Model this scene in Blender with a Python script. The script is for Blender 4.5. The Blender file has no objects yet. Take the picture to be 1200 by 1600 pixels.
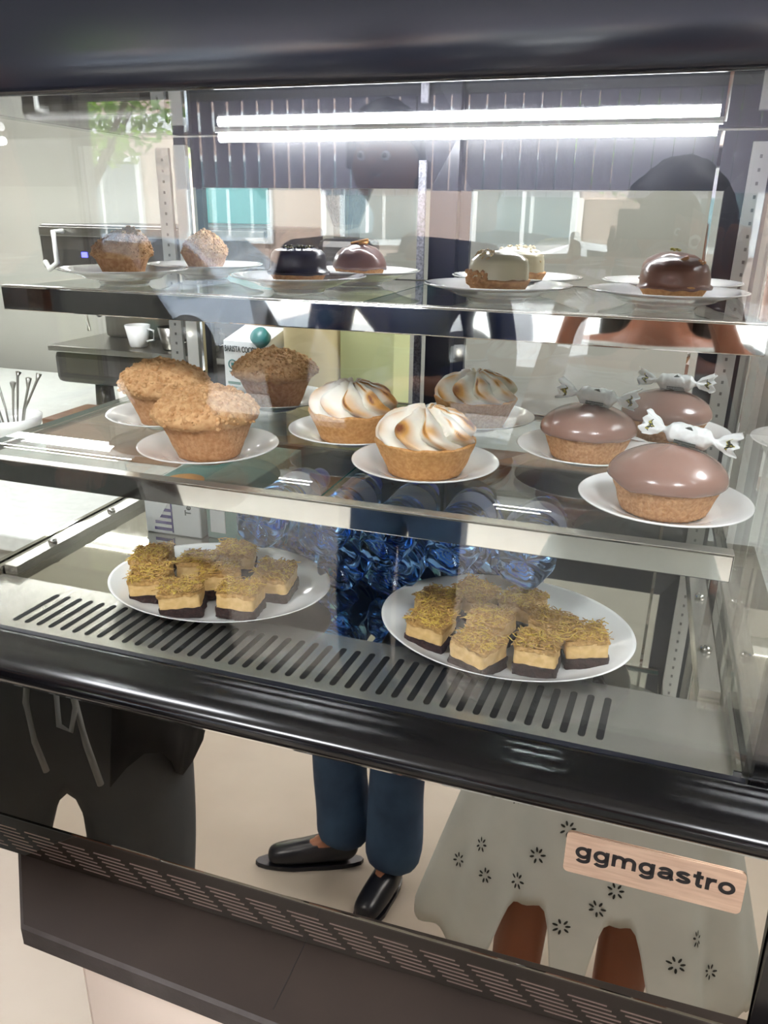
import bpy, bmesh, math, random
from mathutils import Vector, Matrix, noise

# ---------------------------------------------------------------- camera, world, sun, exposure
S = bpy.context.scene
COL = S.collection
EYE = 1.6                                   # camera height above the shop floor
RC = Matrix(((0.9495446, -0.1254254, 0.2874604),
             (0.3132743, 0.3355433, -0.8884086),
             (0.0149736, 0.9336376, 0.3579059)))
FPX = 1210.0
cam_d = bpy.data.cameras.new('camera')
cam = bpy.data.objects.new('camera', cam_d)
COL.objects.link(cam)
cam_d.sensor_fit = 'HORIZONTAL'
cam_d.sensor_width = 36
cam_d.lens = FPX / 1200 * 36
cam_d.clip_start = 0.02
cam.matrix_world = Matrix.Translation((0, 0, EYE)) @ RC.to_4x4()
S.camera = cam

wd = bpy.data.worlds.new('sky')
S.world = wd
wd.use_nodes = True
wn = wd.node_tree.nodes
wn['Background'].inputs[0].default_value = (0.80, 0.88, 1.0, 1)
wn['Background'].inputs[1].default_value = 7.0

sd = bpy.data.lights.new('sun', 'SUN')
sd.energy = 9
sd.angle = 0.009
sd.color = (1, 0.95, 0.86)
so = bpy.data.objects.new('sun', sd)
COL.objects.link(so)
so.rotation_euler = (math.radians(-42), 0, math.radians(25))

S.view_settings.view_transform = 'Standard'
S.view_settings.look = 'None'
S.view_settings.gamma = 1
S.view_settings.use_curve_mapping = False
S.view_settings.exposure = 1.0
cy = S.cycles
cy.max_bounces = 14
cy.transparent_max_bounces = 48
cy.glossy_bounces = 8
cy.transmission_bounces = 10
cy.diffuse_bounces = 4
cy.sample_clamp_indirect = 6.0
cy.caustics_reflective = False
cy.caustics_refractive = False


def Z(z):
    return EYE + z


# ---------------------------------------------------------------- materials
def lin(c):
    return tuple(((x / 12.92) if x <= 0.04045 else ((x + 0.055) / 1.055) ** 2.4) for x in c)


def new_mat(name):
    m = bpy.data.materials.new(name)
    m.use_nodes = True
    return m, m.node_tree.nodes, m.node_tree.links


def mat(name, c, rough=0.5, metal=0.0, var=None, vscale=20.0, bump=0.0, bscale=200.0, bdist=0.001,
        spec=0.5, coat=0.0, emit=None, estr=0.0, sss=0.0, stretch=None, detail=4.0):
    """c: sRGB 0-255; var: second colour mixed in by noise."""
    m, n, l = new_mat(name)
    p = n['Principled BSDF']
    c1 = lin([x / 255 for x in c])
    p.inputs['Base Color'].default_value = (*c1, 1)
    p.inputs['Roughness'].default_value = rough
    p.inputs['Metallic'].default_value = metal
    p.inputs['Specular IOR Level'].default_value = spec
    p.inputs['Coat Weight'].default_value = coat
    p.inputs['Coat Roughness'].default_value = 0.05
    if sss:
        p.inputs['Subsurface Weight'].default_value = sss
        p.inputs['Subsurface Radius'].default_value = (0.004, 0.003, 0.002)
        p.inputs['Subsurface Scale'].default_value = 1.0
    tc = n.new('ShaderNodeTexCoord')
    mp = n.new('ShaderNodeMapping')
    l.new(tc.outputs['Object'], mp.inputs[0])
    if stretch:
        mp.inputs['Scale'].default_value = stretch
    if var:
        t = n.new('ShaderNodeTexNoise')
        t.inputs['Scale'].default_value = vscale
        t.inputs['Detail'].default_value = detail
        l.new(mp.outputs[0], t.inputs['Vector'])
        r = n.new('ShaderNodeValToRGB')
        r.color_ramp.elements[0].position = 0.36
        r.color_ramp.elements[1].position = 0.64
        r.color_ramp.elements[0].color = (*c1, 1)
        r.color_ramp.elements[1].color = (*lin([x / 255 for x in var]), 1)
        l.new(t.outputs[0], r.inputs[0])
        l.new(r.outputs[0], p.inputs['Base Color'])
    if bump:
        t = n.new('ShaderNodeTexNoise')
        t.inputs['Scale'].default_value = bscale
        t.inputs['Detail'].default_value = 5
        l.new(mp.outputs[0], t.inputs['Vector'])
        b = n.new('ShaderNodeBump')
        b.inputs['Strength'].default_value = bump
        b.inputs['Distance'].default_value = bdist
        l.new(t.outputs[0], b.inputs['Height'])
        l.new(b.outputs[0], p.inputs['Normal'])
    if emit:
        p.inputs['Emission Color'].default_value = (*lin([x / 255 for x in emit]), 1)
        p.inputs['Emission Strength'].default_value = estr
    return m


def glass_mat(name, tint=(1, 1, 1), f0=0.04, rough=0.0):
    """thin pane: mirror by Schlick's law at each face, the rest passes straight through."""
    m, n, l = new_mat(name)
    n.remove(n['Principled BSDF'])
    g = n.new('ShaderNodeNewGeometry')
    d = n.new('ShaderNodeVectorMath'); d.operation = 'DOT_PRODUCT'
    l.new(g.outputs['Normal'], d.inputs[0]); l.new(g.outputs['Incoming'], d.inputs[1])
    a = n.new('ShaderNodeMath'); a.operation = 'ABSOLUTE'; l.new(d.outputs['Value'], a.inputs[0])
    s = n.new('ShaderNodeMath'); s.operation = 'SUBTRACT'; s.inputs[0].default_value = 1; s.use_clamp = True
    l.new(a.outputs[0], s.inputs[1])
    p = n.new('ShaderNodeMath'); p.operation = 'POWER'; p.inputs[1].default_value = 5; l.new(s.outputs[0], p.inputs[0])
    k = n.new('ShaderNodeMath'); k.operation = 'MULTIPLY_ADD'
    k.inputs[1].default_value = 1 - f0; k.inputs[2].default_value = f0
    l.new(p.outputs[0], k.inputs[0])
    t = n.new('ShaderNodeBsdfTransparent'); t.inputs[0].default_value = (*tint, 1)
    gl = n.new('ShaderNodeBsdfGlossy'); gl.inputs['Roughness'].default_value = rough
    gl.inputs[0].default_value = (1, 1, 1, 1)
    mx = n.new('ShaderNodeMixShader')
    l.new(k.outputs[0], mx.inputs[0]); l.new(t.outputs[0], mx.inputs[1]); l.new(gl.outputs[0], mx.inputs[2])
    l.new(mx.outputs[0], n['Material Output'].inputs[0])
    return m


def attr_mat(name, ca, cb, cc, rough=0.45, sss=0.15):
    """colour from a per-vertex 'toast' amount: ca untouched, cb browned, cc burnt."""
    m, n, l = new_mat(name)
    p = n['Principled BSDF']
    a = n.new('ShaderNodeAttribute'); a.attribute_name = 'toast'
    r = n.new('ShaderNodeValToRGB')
    e = r.color_ramp.elements
    e[0].position = 0.1; e[0].color = (*lin([x / 255 for x in ca]), 1)
    e[1].position = 0.6; e[1].color = (*lin([x / 255 for x in cb]), 1)
    q = e.new(1.0); q.color = (*lin([x / 255 for x in cc]), 1)
    tn = n.new('ShaderNodeTexNoise'); tn.inputs['Scale'].default_value = 900
    tc = n.new('ShaderNodeTexCoord'); l.new(tc.outputs['Object'], tn.inputs['Vector'])
    mu = n.new('ShaderNodeMath'); mu.operation = 'MULTIPLY_ADD'; mu.inputs[1].default_value = 0.35; mu.inputs[2].default_value = 0.82
    l.new(tn.outputs[0], mu.inputs[0])
    m2 = n.new('ShaderNodeMath'); m2.operation = 'MULTIPLY'
    l.new(a.outputs['Fac'], m2.inputs[0]); l.new(mu.outputs[0], m2.inputs[1])
    l.new(m2.outputs[0], r.inputs[0]); l.new(r.outputs[0], p.inputs['Base Color'])
    p.inputs['Roughness'].default_value = rough
    p.inputs['Subsurface Weight'].default_value = sss
    p.inputs['Subsurface Radius'].default_value = (0.004, 0.003, 0.002)
    p.inputs['Subsurface Scale'].default_value = 1.0
    return m


M = {}
M['chrome'] = mat('polished stainless steel', (205, 203, 198), 0.03, 1.0)
M['deck'] = mat('mirror stainless deck', (214, 211, 202), 0.025, 1.0)
M['ceil'] = mat('polished ceiling panel', (128, 127, 132), 0.03, 1.0, bump=0.05, bscale=9, bdist=0.0006, stretch=(1, 14, 1))
M['mirror'] = mat('mirror front panel', (176, 170, 161), 0.012, 1.0)
M['brush'] = mat('satin steel', (206, 203, 194), 0.24, 0.85, bump=0.05, bscale=160, bdist=0.0005, stretch=(1, 12, 1))
M['grey_metal'] = mat('grey metal', (120, 118, 116), 0.35, 0.8)
M['black_gloss'] = mat('black gloss plastic', (9, 8, 10), 0.17, 0, coat=0.0)
M['black_head'] = mat('black header paint', (36, 38, 46), 0.16, 0, coat=0.0)
M['black_frame'] = mat('black door frame', (30, 32, 42), 0.35, 0)
M['gasket'] = mat('grey brush seal', (95, 95, 102), 0.9, 0, var=(140, 140, 150), vscale=300, bump=0.5, bscale=500)
M['black'] = mat('matt black', (12, 12, 12), 0.7)
M['slit'] = mat('slit edge steel', (120, 100, 92), 0.5, 0.2)
M['glass'] = glass_mat('clear glass', (0.985, 0.992, 0.988))
M['shelfglass'] = glass_mat('shelf glass', (0.93, 0.955, 0.945), f0=0.05)
M['glassedge'] = mat('green glass edge', (70, 120, 112), 0.15, 0, coat=0.5)
M['white_led'] = mat('led tube', (255, 255, 255), 0.5, 0, emit=(250, 252, 255), estr=34.0)
M['pale_strip'] = mat('pale upright strip', (240, 241, 236), 0.4)
M['perf'] = mat('perforated upright', (190, 190, 186), 0.3, 0.6)
M['china'] = mat('white china', (236, 236, 234), 0.12, 0, coat=0.5)
M['crust'] = mat('baked crust', (216, 166, 108), 0.75, 0, spec=0.3, var=(196, 142, 84), vscale=260, bump=0.9, bscale=420, bdist=0.0016)
M['crust_dark'] = mat('wholemeal crust', (206, 162, 120), 0.8, 0, spec=0.3, var=(178, 130, 88), vscale=300, bump=1.0, bscale=420, bdist=0.0018)
M['crust_pale'] = mat('pale crust', (224, 176, 124), 0.75, 0, spec=0.3, var=(204, 150, 98), vscale=240, bump=0.7, bscale=400, bdist=0.0012)
M['cake'] = mat('muffin cake', (210, 164, 122), 0.85, 0, spec=0.25, var=(186, 136, 94), vscale=220, bump=1.0, bscale=320, bdist=0.002)
M['crumb'] = mat('crumble', (224, 182, 134), 0.8, 0, spec=0.25, var=(200, 152, 104), vscale=160, bump=0.8, bscale=500, bdist=0.001)
M['milk'] = mat('milk chocolate glaze', (150, 117, 104), 0.26, 0, var=(144, 110, 97), vscale=24, coat=0.25, bump=0.08, bscale=60, bdist=0.001)
M['choc'] = mat('chocolate glaze', (122, 90, 80), 0.28, 0, coat=0.3, bump=0.15, bscale=90, bdist=0.001)
M['dark'] = mat('dark chocolate glaze', (44, 34, 34), 0.32, 0, coat=0.1, bump=0.1, bscale=60)
M['pist'] = mat('green gold crumbs', (96, 92, 40), 0.8, 0, var=(70, 60, 30), vscale=300)
M['peel'] = mat('candied orange peel', (232, 172, 92), 0.4, 0, sss=0.1)
M['white_cream'] = mat('white chocolate glaze', (246, 234, 196), 0.25, 0, coat=0.3)
M['nuts'] = mat('chopped nuts', (226, 190, 126), 0.7, 0, var=(236, 220, 170), vscale=200)
M['almond'] = mat('toasted almond', (214, 158, 112), 0.5)
M['meringue'] = attr_mat('toasted meringue', (242, 236, 222), (216, 160, 84), (120, 62, 26))
M['wrap'] = mat('white wrapper', (232, 234, 232), 0.25, 0, coat=0.2)
M['print_dark'] = mat('dark wrapper print', (34, 38, 26), 0.4)
M['print_gold'] = mat('gold wrapper print', (170, 160, 60), 0.4)
M['brownie'] = mat('dark brownie', (58, 34, 30), 0.8, 0, var=(34, 20, 18), vscale=300, bump=1.0, bscale=320, bdist=0.002)
M['nutcream'] = mat('tan nut cream', (222, 188, 132), 0.6, 0, spec=0.3, var=(208, 172, 112), vscale=160, bump=0.6, bscale=260, bdist=0.001)
M['strand'] = mat('golden pastry strands', (206, 166, 98), 0.4, 0, var=(160, 118, 52), vscale=300, coat=0.2)
M['strand2'] = mat('yellow pastry strands', (214, 182, 84), 0.35, 0, coat=0.3)
M['topcream'] = mat('rough topping', (200, 160, 98), 0.6, 0, var=(170, 130, 70), vscale=260, bump=1.0, bscale=300, bdist=0.002)
M['stone'] = mat('dark brown stone counter', (52, 44, 40), 0.5, 0, spec=0.15, var=(60, 51, 46), vscale=6, bump=0.12, bscale=500, bdist=0.0005)
M['stone_edge'] = mat('worn stone edge', (72, 65, 63), 0.55, 0, spec=0.3, var=(64, 57, 55), vscale=40, bump=0.2, bscale=300)
M['plinth'] = mat('pink beige panel', (238, 220, 206), 0.55)
M['floor'] = mat('pale stone floor', (196, 186, 172), 0.65, 0, spec=0.25, var=(182, 170, 156), vscale=1.6, bump=0.05, bscale=60)
M['wall'] = mat('warm grey wall', (158, 156, 147), 0.8, 0, var=(153, 151, 142), vscale=3)
M['ceiling'] = mat('white ceiling', (226, 224, 220), 0.8)
M['work'] = mat('pale worktop', (206, 208, 202), 0.3, 0, var=(196, 198, 192), vscale=60)
M['wood'] = mat('brown wood', (128, 98, 76), 0.5, 0, var=(110, 82, 62), vscale=8, stretch=(1, 8, 8))
M['steel_dull'] = mat('machine steel', (150, 148, 142), 0.28, 1.0)
M['steel_dark'] = mat('machine dark panel', (70, 66, 62), 0.35, 0.5)
M['blue_led'] = mat('blue indicator', (60, 60, 255), 0.5, 0, emit=(70, 70, 255), estr=4)
M['bean'] = mat('coffee beans', (50, 36, 28), 0.5, 0, bump=1, bscale=120, bdist=0.004)
M['smoke'] = glass_mat('clear hopper plastic', (0.75, 0.73, 0.7), f0=0.06)
M['teal'] = mat('teal print', (56, 128, 124), 0.5)
M['teal_dk'] = mat('teal cap', (30, 120, 115), 0.35)
M['cartonw'] = mat('white carton', (226, 228, 226), 0.35)
M['cartong'] = mat('grey green carton print', (120, 150, 140), 0.45)
M['ink'] = mat('dark ink', (60, 70, 66), 0.5)
M['purple'] = mat('purple ink', (50, 40, 110), 0.5)
M['orange'] = mat('orange print', (236, 150, 40), 0.5)
M['lemon'] = mat('yellow green card', (228, 232, 170), 0.55)
M['cream'] = mat('cream canister', (214, 196, 150), 0.4)
M['copper'] = mat('brushed brand plate', (222, 190, 166), 0.3, 0.55, var=(206, 172, 150), vscale=30, stretch=(1, 1, 10))
M['letter'] = mat('black lettering', (24, 18, 20), 0.5)
M['skin'] = mat('skin', (176, 120, 92), 0.5, sss=0.05)
M['skin2'] = mat('warm skin', (150, 92, 66), 0.5, sss=0.05)
M['hair'] = mat('dark hair', (26, 20, 18), 0.45)
M['navy'] = mat('navy jacket', (30, 44, 84), 0.75, var=(26, 38, 74), vscale=9)
M['jeans'] = mat('blue jeans', (54, 82, 114), 0.85, 0, var=(34, 54, 84), vscale=7, bump=0.4, bscale=600)
M['shoe'] = mat('black leather shoe', (24, 26, 34), 0.3)
M['sweat'] = mat('black sweatpants', (84, 88, 92), 0.85, var=(76, 80, 84), vscale=8)
M['tee'] = mat('black shirt', (20, 20, 22), 0.85)
M['cord'] = mat('grey drawstring', (150, 154, 156), 0.7)
M['dress'] = mat('white cotton', (206, 210, 206), 0.8, 0, var=(194, 198, 194), vscale=6)
M['eyelet'] = mat('eyelet hole', (40, 42, 38), 0.9)
M['phone'] = mat('black phone', (14, 14, 16), 0.2)
M['asphalt'] = mat('asphalt', (104, 104, 106), 0.9, 0, var=(90, 90, 92), vscale=40)
M['paving'] = mat('pale paving', (190, 184, 176), 0.8, 0, var=(172, 166, 158), vscale=6)
M['brick'] = mat('pale brick', (198, 176, 164), 0.85, 0, var=(184, 158, 146), vscale=30)
M['whiteframe'] = mat('white window frame', (236, 238, 238), 0.5)
M['panedark'] = mat('dim window pane', (90, 110, 116), 0.05, 0, coat=1)
M['carpaint'] = mat('silver car paint', (176, 184, 194), 0.2, 0.5, coat=1)
M['carwhite'] = mat('white car paint', (232, 234, 236), 0.25, 0, coat=1)
M['carglass'] = mat('car glass', (30, 36, 42), 0.05, 0, coat=1)
M['rubber'] = mat('tyre rubber', (24, 24, 26), 0.8)
M['leaf'] = mat('yellow green leaves', (150, 190, 40), 0.6, 0, var=(100, 150, 30), vscale=3)  # two greens mixed by noise
M['bark'] = mat('bark', (90, 76, 60), 0.9)
M['frame_dk'] = mat('dark shopfront frame', (50, 50, 54), 0.4)
M['bottlecap'] = mat('blue cap', (30, 60, 190), 0.35)
M['label'] = mat('pale bottle label', (150, 160, 205), 0.4)
bl_, n_, l_ = new_mat('blind fabric')
n_.remove(n_['Principled BSDF'])
a_ = n_.new('ShaderNodeBsdfDiffuse'); a_.inputs[0].default_value = (0.82, 0.80, 0.88, 1)
c_ = n_.new('ShaderNodeBsdfTranslucent'); c_.inputs[0].default_value = (0.82, 0.80, 0.88, 1)
d_ = n_.new('ShaderNodeMixShader'); d_.inputs[0].default_value = 0.55
l_.new(a_.outputs[0], d_.inputs[1]); l_.new(c_.outputs[0], d_.inputs[2]); l_.new(d_.outputs[0], n_['Material Output'].inputs[0])
M['blind'] = bl_
# water bottle plastic: clear blue, refracting
bm_, n_, l_ = new_mat('blue bottle plastic')
p_ = n_['Principled BSDF']
p_.inputs['Base Color'].default_value = (0.24, 0.50, 1.0, 1)
p_.inputs['Transmission Weight'].default_value = 1
p_.inputs['Roughness'].default_value = 0.01
p_.inputs['IOR'].default_value = 1.25
M['pet'] = bm_


# ---------------------------------------------------------------- mesh helpers
class MB:
    def __init__(s):
        s.v = []; s.f = []; s.mi = []; s.sm = []; s.mats = []; s.attr = None

    def m(s, m):
        if isinstance(m, str):
            m = M[m]
        if m not in s.mats:
            s.mats.append(m)
        return s.mats.index(m)

    def add(s, vs, fs, m, smooth=False, T=None):
        o = len(s.v)
        if T is not None:
            vs = [T @ Vector(v) for v in vs]
        s.v += [tuple(v) for v in vs]
        k = s.m(m)
        for f in fs:
            s.f.append(tuple(i + o for i in f)); s.mi.append(k); s.sm.append(smooth)

    def box(s, x0, x1, y0, y1, z0, z1, m, T=None):
        vs = [(x, y, z) for x in (x0, x1) for y in (y0, y1) for z in (z0, z1)]
        fs = [(0, 1, 3, 2), (4, 6, 7, 5), (0, 4, 5, 1), (2, 3, 7, 6), (0, 2, 6, 4), (1, 5, 7, 3)]
        s.add(vs, fs, m, False, T)

    def bbox(s, x0, x1, y0, y1, z0, z1, m, b=0.002, T=None, seg=2):
        bm = bmesh.new()
        bmesh.ops.create_cube(bm, size=1)
        for v in bm.verts:
            v.co = Vector(((x0 + x1) / 2 + v.co.x * (x1 - x0), (y0 + y1) / 2 + v.co.y * (y1 - y0), (z0 + z1) / 2 + v.co.z * (z1 - z0)))
        bmesh.ops.bevel(bm, geom=bm.edges[:], offset=b, segments=seg, affect='EDGES', profile=0.5)
        s.frombm(bm, m, False, T)

    def frombm(s, bm, m, smooth=True, T=None):
        bm.verts.ensure_lookup_table()
        bm.verts.index_update()
        s.add([v.co.copy() for v in bm.verts], [[v.index for v in f.verts] for f in bm.faces], m, smooth, T)
        bm.free()

    def lathe(s, prof, m, n=48, T=None, smooth=True, fn=None, cap0=True, cap1=True, sx=1, sy=1):
        vs = []; fs = []
        for (r, z) in prof:
            for i in range(n):
                a = 2 * math.pi * i / n
                p = Vector((r * math.cos(a) * sx, r * math.sin(a) * sy, z))
                if fn:
                    p = fn(p, a, r, z)
                vs.append(p)
        for j in range(len(prof) - 1):
            for i in range(n):
                k = (i + 1) % n
                fs.append((j * n + i, j * n + k, (j + 1) * n + k, (j + 1) * n + i))
        if cap0 and prof[0][0] > 1e-6:
            fs.append(tuple(range(n - 1, -1, -1)))
        if cap1 and prof[-1][0] > 1e-6:
            o = (len(prof) - 1) * n
            fs.append(tuple(o + i for i in range(n)))
        s.add(vs, fs, m, smooth, T)

    def tube(s, pts, r, m, n=8, smooth=True, T=None, caps=True):
        pts = [Vector(p) for p in pts]
        rs = r if isinstance(r, (list, tuple)) else [r] * len(pts)
        vs = []; fs = []
        up = Vector((0, 0, 1))
        for i, p in enumerate(pts):
            d = (pts[min(i + 1, len(pts) - 1)] - pts[max(i - 1, 0)])
            if d.length < 1e-9:
                d = Vector((0, 0, 1))
            d.normalize()
            u = d.cross(up)
            if u.length < 1e-3:
                u = d.cross(Vector((1, 0, 0)))
            u.normalize(); w = d.cross(u)
            for k in range(n):
                a = 2 * math.pi * k / n
                vs.append(p + (u * math.cos(a) + w * math.sin(a)) * rs[i])
        for i in range(len(pts) - 1):
            for k in range(n):
                q = (k + 1) % n
                fs.append((i * n + k, i * n + q, (i + 1) * n + q, (i + 1) * n + k))
        if caps:
            fs.append(tuple(range(n - 1, -1, -1)))
            o = (len(pts) - 1) * n
            fs.append(tuple(o + k for k in range(n)))
        s.add(vs, fs, m, smooth, T)

    def prism(s, pts, z0, z1, m, T=None):
        n = len(pts)
        vs = [(x, y, z0) for x, y in pts] + [(x, y, z1) for x, y in pts]
        fs = [tuple(range(n - 1, -1, -1)), tuple(range(n, 2 * n))] + [(i, (i + 1) % n, n + (i + 1) % n, n + i) for i in range(n)]
        s.add(vs, fs, m, False, T)

    def lump(s, c, r, m, rnd, sub=1, squash=None):
        bm = bmesh.new()
        bmesh.ops.create_icosphere(bm, subdivisions=sub, radius=1)
        o = Vector((rnd.random() * 50, rnd.random() * 50, 0))
        q = squash or (rnd.uniform(.75, 1.25), rnd.uniform(.75, 1.25), rnd.uniform(.7, 1.1))
        for v in bm.verts:
            k = 1 + 0.35 * noise.noise(v.co * 1.3 + o)
            v.co = Vector((c[0] + v.co.x * r * q[0] * k, c[1] + v.co.y * r * q[1] * k, c[2] + v.co.z * r * q[2] * k))
        s.frombm(bm, m, True)

    def build(s, name, parent=None, loc=(0, 0, 0), rz=0.0):
        me = bpy.data.meshes.new(name)
        me.from_pydata(s.v, [], s.f)
        for m in s.mats:
            me.materials.append(m)
        me.polygons.foreach_set('material_index', s.mi)
        me.polygons.foreach_set('use_smooth', s.sm)
        if s.attr:
            a = me.attributes.new('toast', 'FLOAT', 'POINT')
            a.data.foreach_set('value', s.attr)
        me.update()
        bm = bmesh.new(); bm.from_mesh(me)
        bmesh.ops.recalc_face_normals(bm, faces=bm.faces[:])
        bm.to_mesh(me); bm.free()
        o = bpy.data.objects.new(name, me)
        COL.objects.link(o)
        o.location = loc
        o.rotation_euler = (0, 0, rz)
        if parent is not None:
            o.parent = parent
        return o


def tag(o, label, cat, group=None, kind=None):
    o['label'] = label; o['category'] = cat
    if group: o['group'] = group
    if kind: o['kind'] = kind
    return o


def empty(name, loc, label, cat, group=None, rz=0.0):
    o = bpy.data.objects.new(name, None)
    COL.objects.link(o)
    o.location = loc; o.rotation_euler = (0, 0, rz)
    o.empty_display_size = 0.05
    return tag(o, label, cat, group)


def struct(mb, name, loc=(0, 0, 0), label=None, cat=None):
    o = mb.build(name, None, loc)
    o['kind'] = 'structure'
    if label: o['label'] = label; o['category'] = cat
    return o


def text(name, s, size, m, parent, M4, bold=0.0, ext=0.0004, align='LEFT', sx=1.0, spacing=1.0):
    c = bpy.data.curves.new(name, 'FONT')
    c.body = s; c.size = size; c.extrude = ext; c.offset = bold
    c.align_x = align; c.space_character = spacing
    c.materials.append(M[m])
    tmp = bpy.data.objects.new(name + '_curve', c)
    COL.objects.link(tmp)
    bpy.context.view_layer.update()
    me = bpy.data.meshes.new_from_object(tmp.evaluated_get(bpy.context.evaluated_depsgraph_get()))
    bpy.data.objects.remove(tmp)
    me.materials.clear(); me.materials.append(M[m])
    o = bpy.data.objects.new(name, me)
    COL.objects.link(o)
    o.parent = parent
    o.matrix_local = M4 @ Matrix.Diagonal((sx, 1, 1, 1))
    return o


FACE_FRONT = Matrix.Rotation(math.pi / 2, 4, 'X')     # text facing -Y


# ================================================================ THE SETTING
CT = Z(-0.728)             # counter top height
# floor
b = MB(); b.box(-5, 3, -3.2, 3.2, -0.05, 0, 'floor')
struct(b, 'floor', label='pale beige stone shop floor', cat='floor')
b = MB(); b.box(-5, 3, 2.9, 3.0, 0, 3.0, 'wall')
struct(b, 'wall_back', label='plain warm grey wall behind the bar', cat='wall')
b = MB(); b.box(2.9, 3.0, -3.2, 3.0, 0, 3.0, 'wall')
struct(b, 'wall_right', label='plain warm grey wall on the right side of the shop', cat='wall')
b = MB(); b.box(-5.0, -4.9, -3.2, 3.0, 0, 3.0, 'wall')
struct(b, 'wall_left', label='plain warm grey wall on the left side of the shop', cat='wall')
b = MB(); b.box(-5, 3, -3.2, 3.0, 3.0, 3.1, 'ceiling')
struct(b, 'ceiling', label='white shop ceiling', cat='ceiling')
# street front wall with large openings
b = MB()
b.box(-5, 3, -3.2, -3.0, 2.25, 3.0, 'wall')
b.box(-5, -3.35, -3.2, -3.0, 0, 2.25, 'wall')
b.box(1.0, 3, -3.2, -3.0, 0, 2.25, 'wall')
b.box(-3.35, 1.0, -3.2, -3.0, 0, 0.35, 'wall')
struct(b, 'wall_front', label='street side wall around the shop window', cat='wall')
b = MB()
for x in (-3.35, -1.3, 0.95):
    b.box(x, x + 0.05, -3.16, -3.04, 0.35, 2.25, 'frame_dk')
b.box(-3.35, 1.0, -3.16, -3.04, 2.2, 2.25, 'frame_dk')
b.box(-3.35, 1.0, -3.16, -3.04, 0.35, 0.40, 'frame_dk')
w1 = struct(b, 'window_1', label='large shop window onto the street', cat='window')
t = empty('vertical_blind', (0, 0, 0), 'translucent lilac white vertical blind hanging in the upper right of the shop window', 'blind')
b = MB(); b.box(-2.60, 0.95, -3.02, -2.96, 2.16, 2.22, 'whiteframe'); b.build('head_rail', t)
b = MB()
for i in range(40):
    x = -2.58 + i * 0.0885
    b.box(-0.0435, 0.0435, -0.0008, 0.0008, 1.72, 2.16, 'blind', T=Matrix.Translation((x, -2.98, 0)) @ Matrix.Rotation(math.radians(12), 4, 'Z'))
b.build('slats', t)
b = MB(); b.box(-3.30, 0.95, -3.11, -3.10, 0.4, 2.2, 'glass')
b.build('pane', w1)

# ---------------------------------------------------------------- counter the case stands on
ctr = empty('serving_counter', (0, 0, 0), 'dark brown stone counter with a cut corner, on a pink beige base', 'counter')
top = [(-0.561, 0.473), (-0.262, 0.462), (0.9, 0.43), (0.9, 1.20), (-0.86, 1.20), (-0.86, 0.79)]
b = MB()
ch = 0.014
n_ = len(top)
cx_, cy_ = -0.1, 0.9
inner = [(-0.5597, 0.4765), (-0.262, 0.4655), (0.897, 0.434), (0.897, 1.197), (-0.857, 1.197), (-0.857, 0.7915)]
vs = [(x, y, CT) for x, y in inner] + [(x, y, CT - 0.003) for x, y in top] + [(x, y, CT - 0.026) for x, y in top]
b.add(vs, [tuple(range(n_))], 'stone')
b.add(vs, [(i, (i + 1) % n_, n_ + (i + 1) % n_, n_ + i) for i in range(n_)], 'stone_edge')
b.add(vs, [(n_ + i, n_ + (i + 1) % n_, 2 * n_ + (i + 1) % n_, 2 * n_ + i) for i in range(n_)] + [tuple(range(3 * n_ - 1, 2 * n_ - 1, -1))], 'stone_edge')
b.build('countertop', ctr)
b = MB(); b.box(-0.2604, -0.2596, 0.4765, 1.18, CT, CT + 0.0003, 'black'); b.build('tile_joint', ctr)
b = MB(); b.prism([(-0.515, 0.505), (0.87, 0.468), (0.87, 1.17), (-0.82, 1.17), (-0.82, 0.80)], 0, CT - 0.026, 'plinth')
b.build('base', ctr)

# ================================================================ DISPLAY CASE
XL, XR, XC = -0.80, 0.205, -0.30
YF, YB = 0.55, 1.16
GL, GR = -0.765, 0.130      # side glass planes
DK = Z(-0.445)              # deck
case = empty('display_case', (XC, 0.85, CT), 'glass fronted countertop pastry display case with mirror steel base and black trim', 'display case')


def part(mb, name, parent=None):
    p = parent or case
    o = mb.build(name, None)
    o.parent = p
    w = Vector((0, 0, 0)); q = p
    while q is not None:
        w += q.location; q = q.parent
    o.location = -w
    return o


def sub(mb, name, parent):      # parent made by part(): shares the world frame
    o = mb.build(name, None)
    o.parent = parent
    return o


# feet
for x in (XL + 0.05, XR - 0.05):
    for y in (YF + 0.05, YB - 0.05):
        b = MB(); b.lathe([(0.014, CT), (0.017, CT + 0.006)], 'black', 20, T=Matrix.Translation((x, y, 0)))
        part(b, 'foot')
BZ = CT + 0.006
b = MB()
b.box(XL, XR, YF + 0.034, YB, BZ, DK - 0.03, 'grey_metal')
part(b, 'base_body')
b = MB()
Tm = Matrix.Translation((0, 0.5485, Z(-0.6625))) @ Matrix.Rotation(math.radians(-5.4), 4, 'X')   # the panel leans back a little
b.box(XL + 0.006, XR - 0.043, 0, 0.010, 0, 0.197, 'mirror', T=Tm)
o = part(b, 'mirror_panel'); o['label'] = 'mirror polished steel front panel'
b = MB(); b.box(XR - 0.042, XR, YF - 0.004, YF + 0.040, BZ, Z(-0.46), 'black_gloss'); part(b, 'edge_trim')
b = MB(); b.box(XL, XL + 0.005, YF - 0.004, YF + 0.040, BZ, Z(-0.46), 'black_gloss'); part(b, 'edge_trim')
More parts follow.
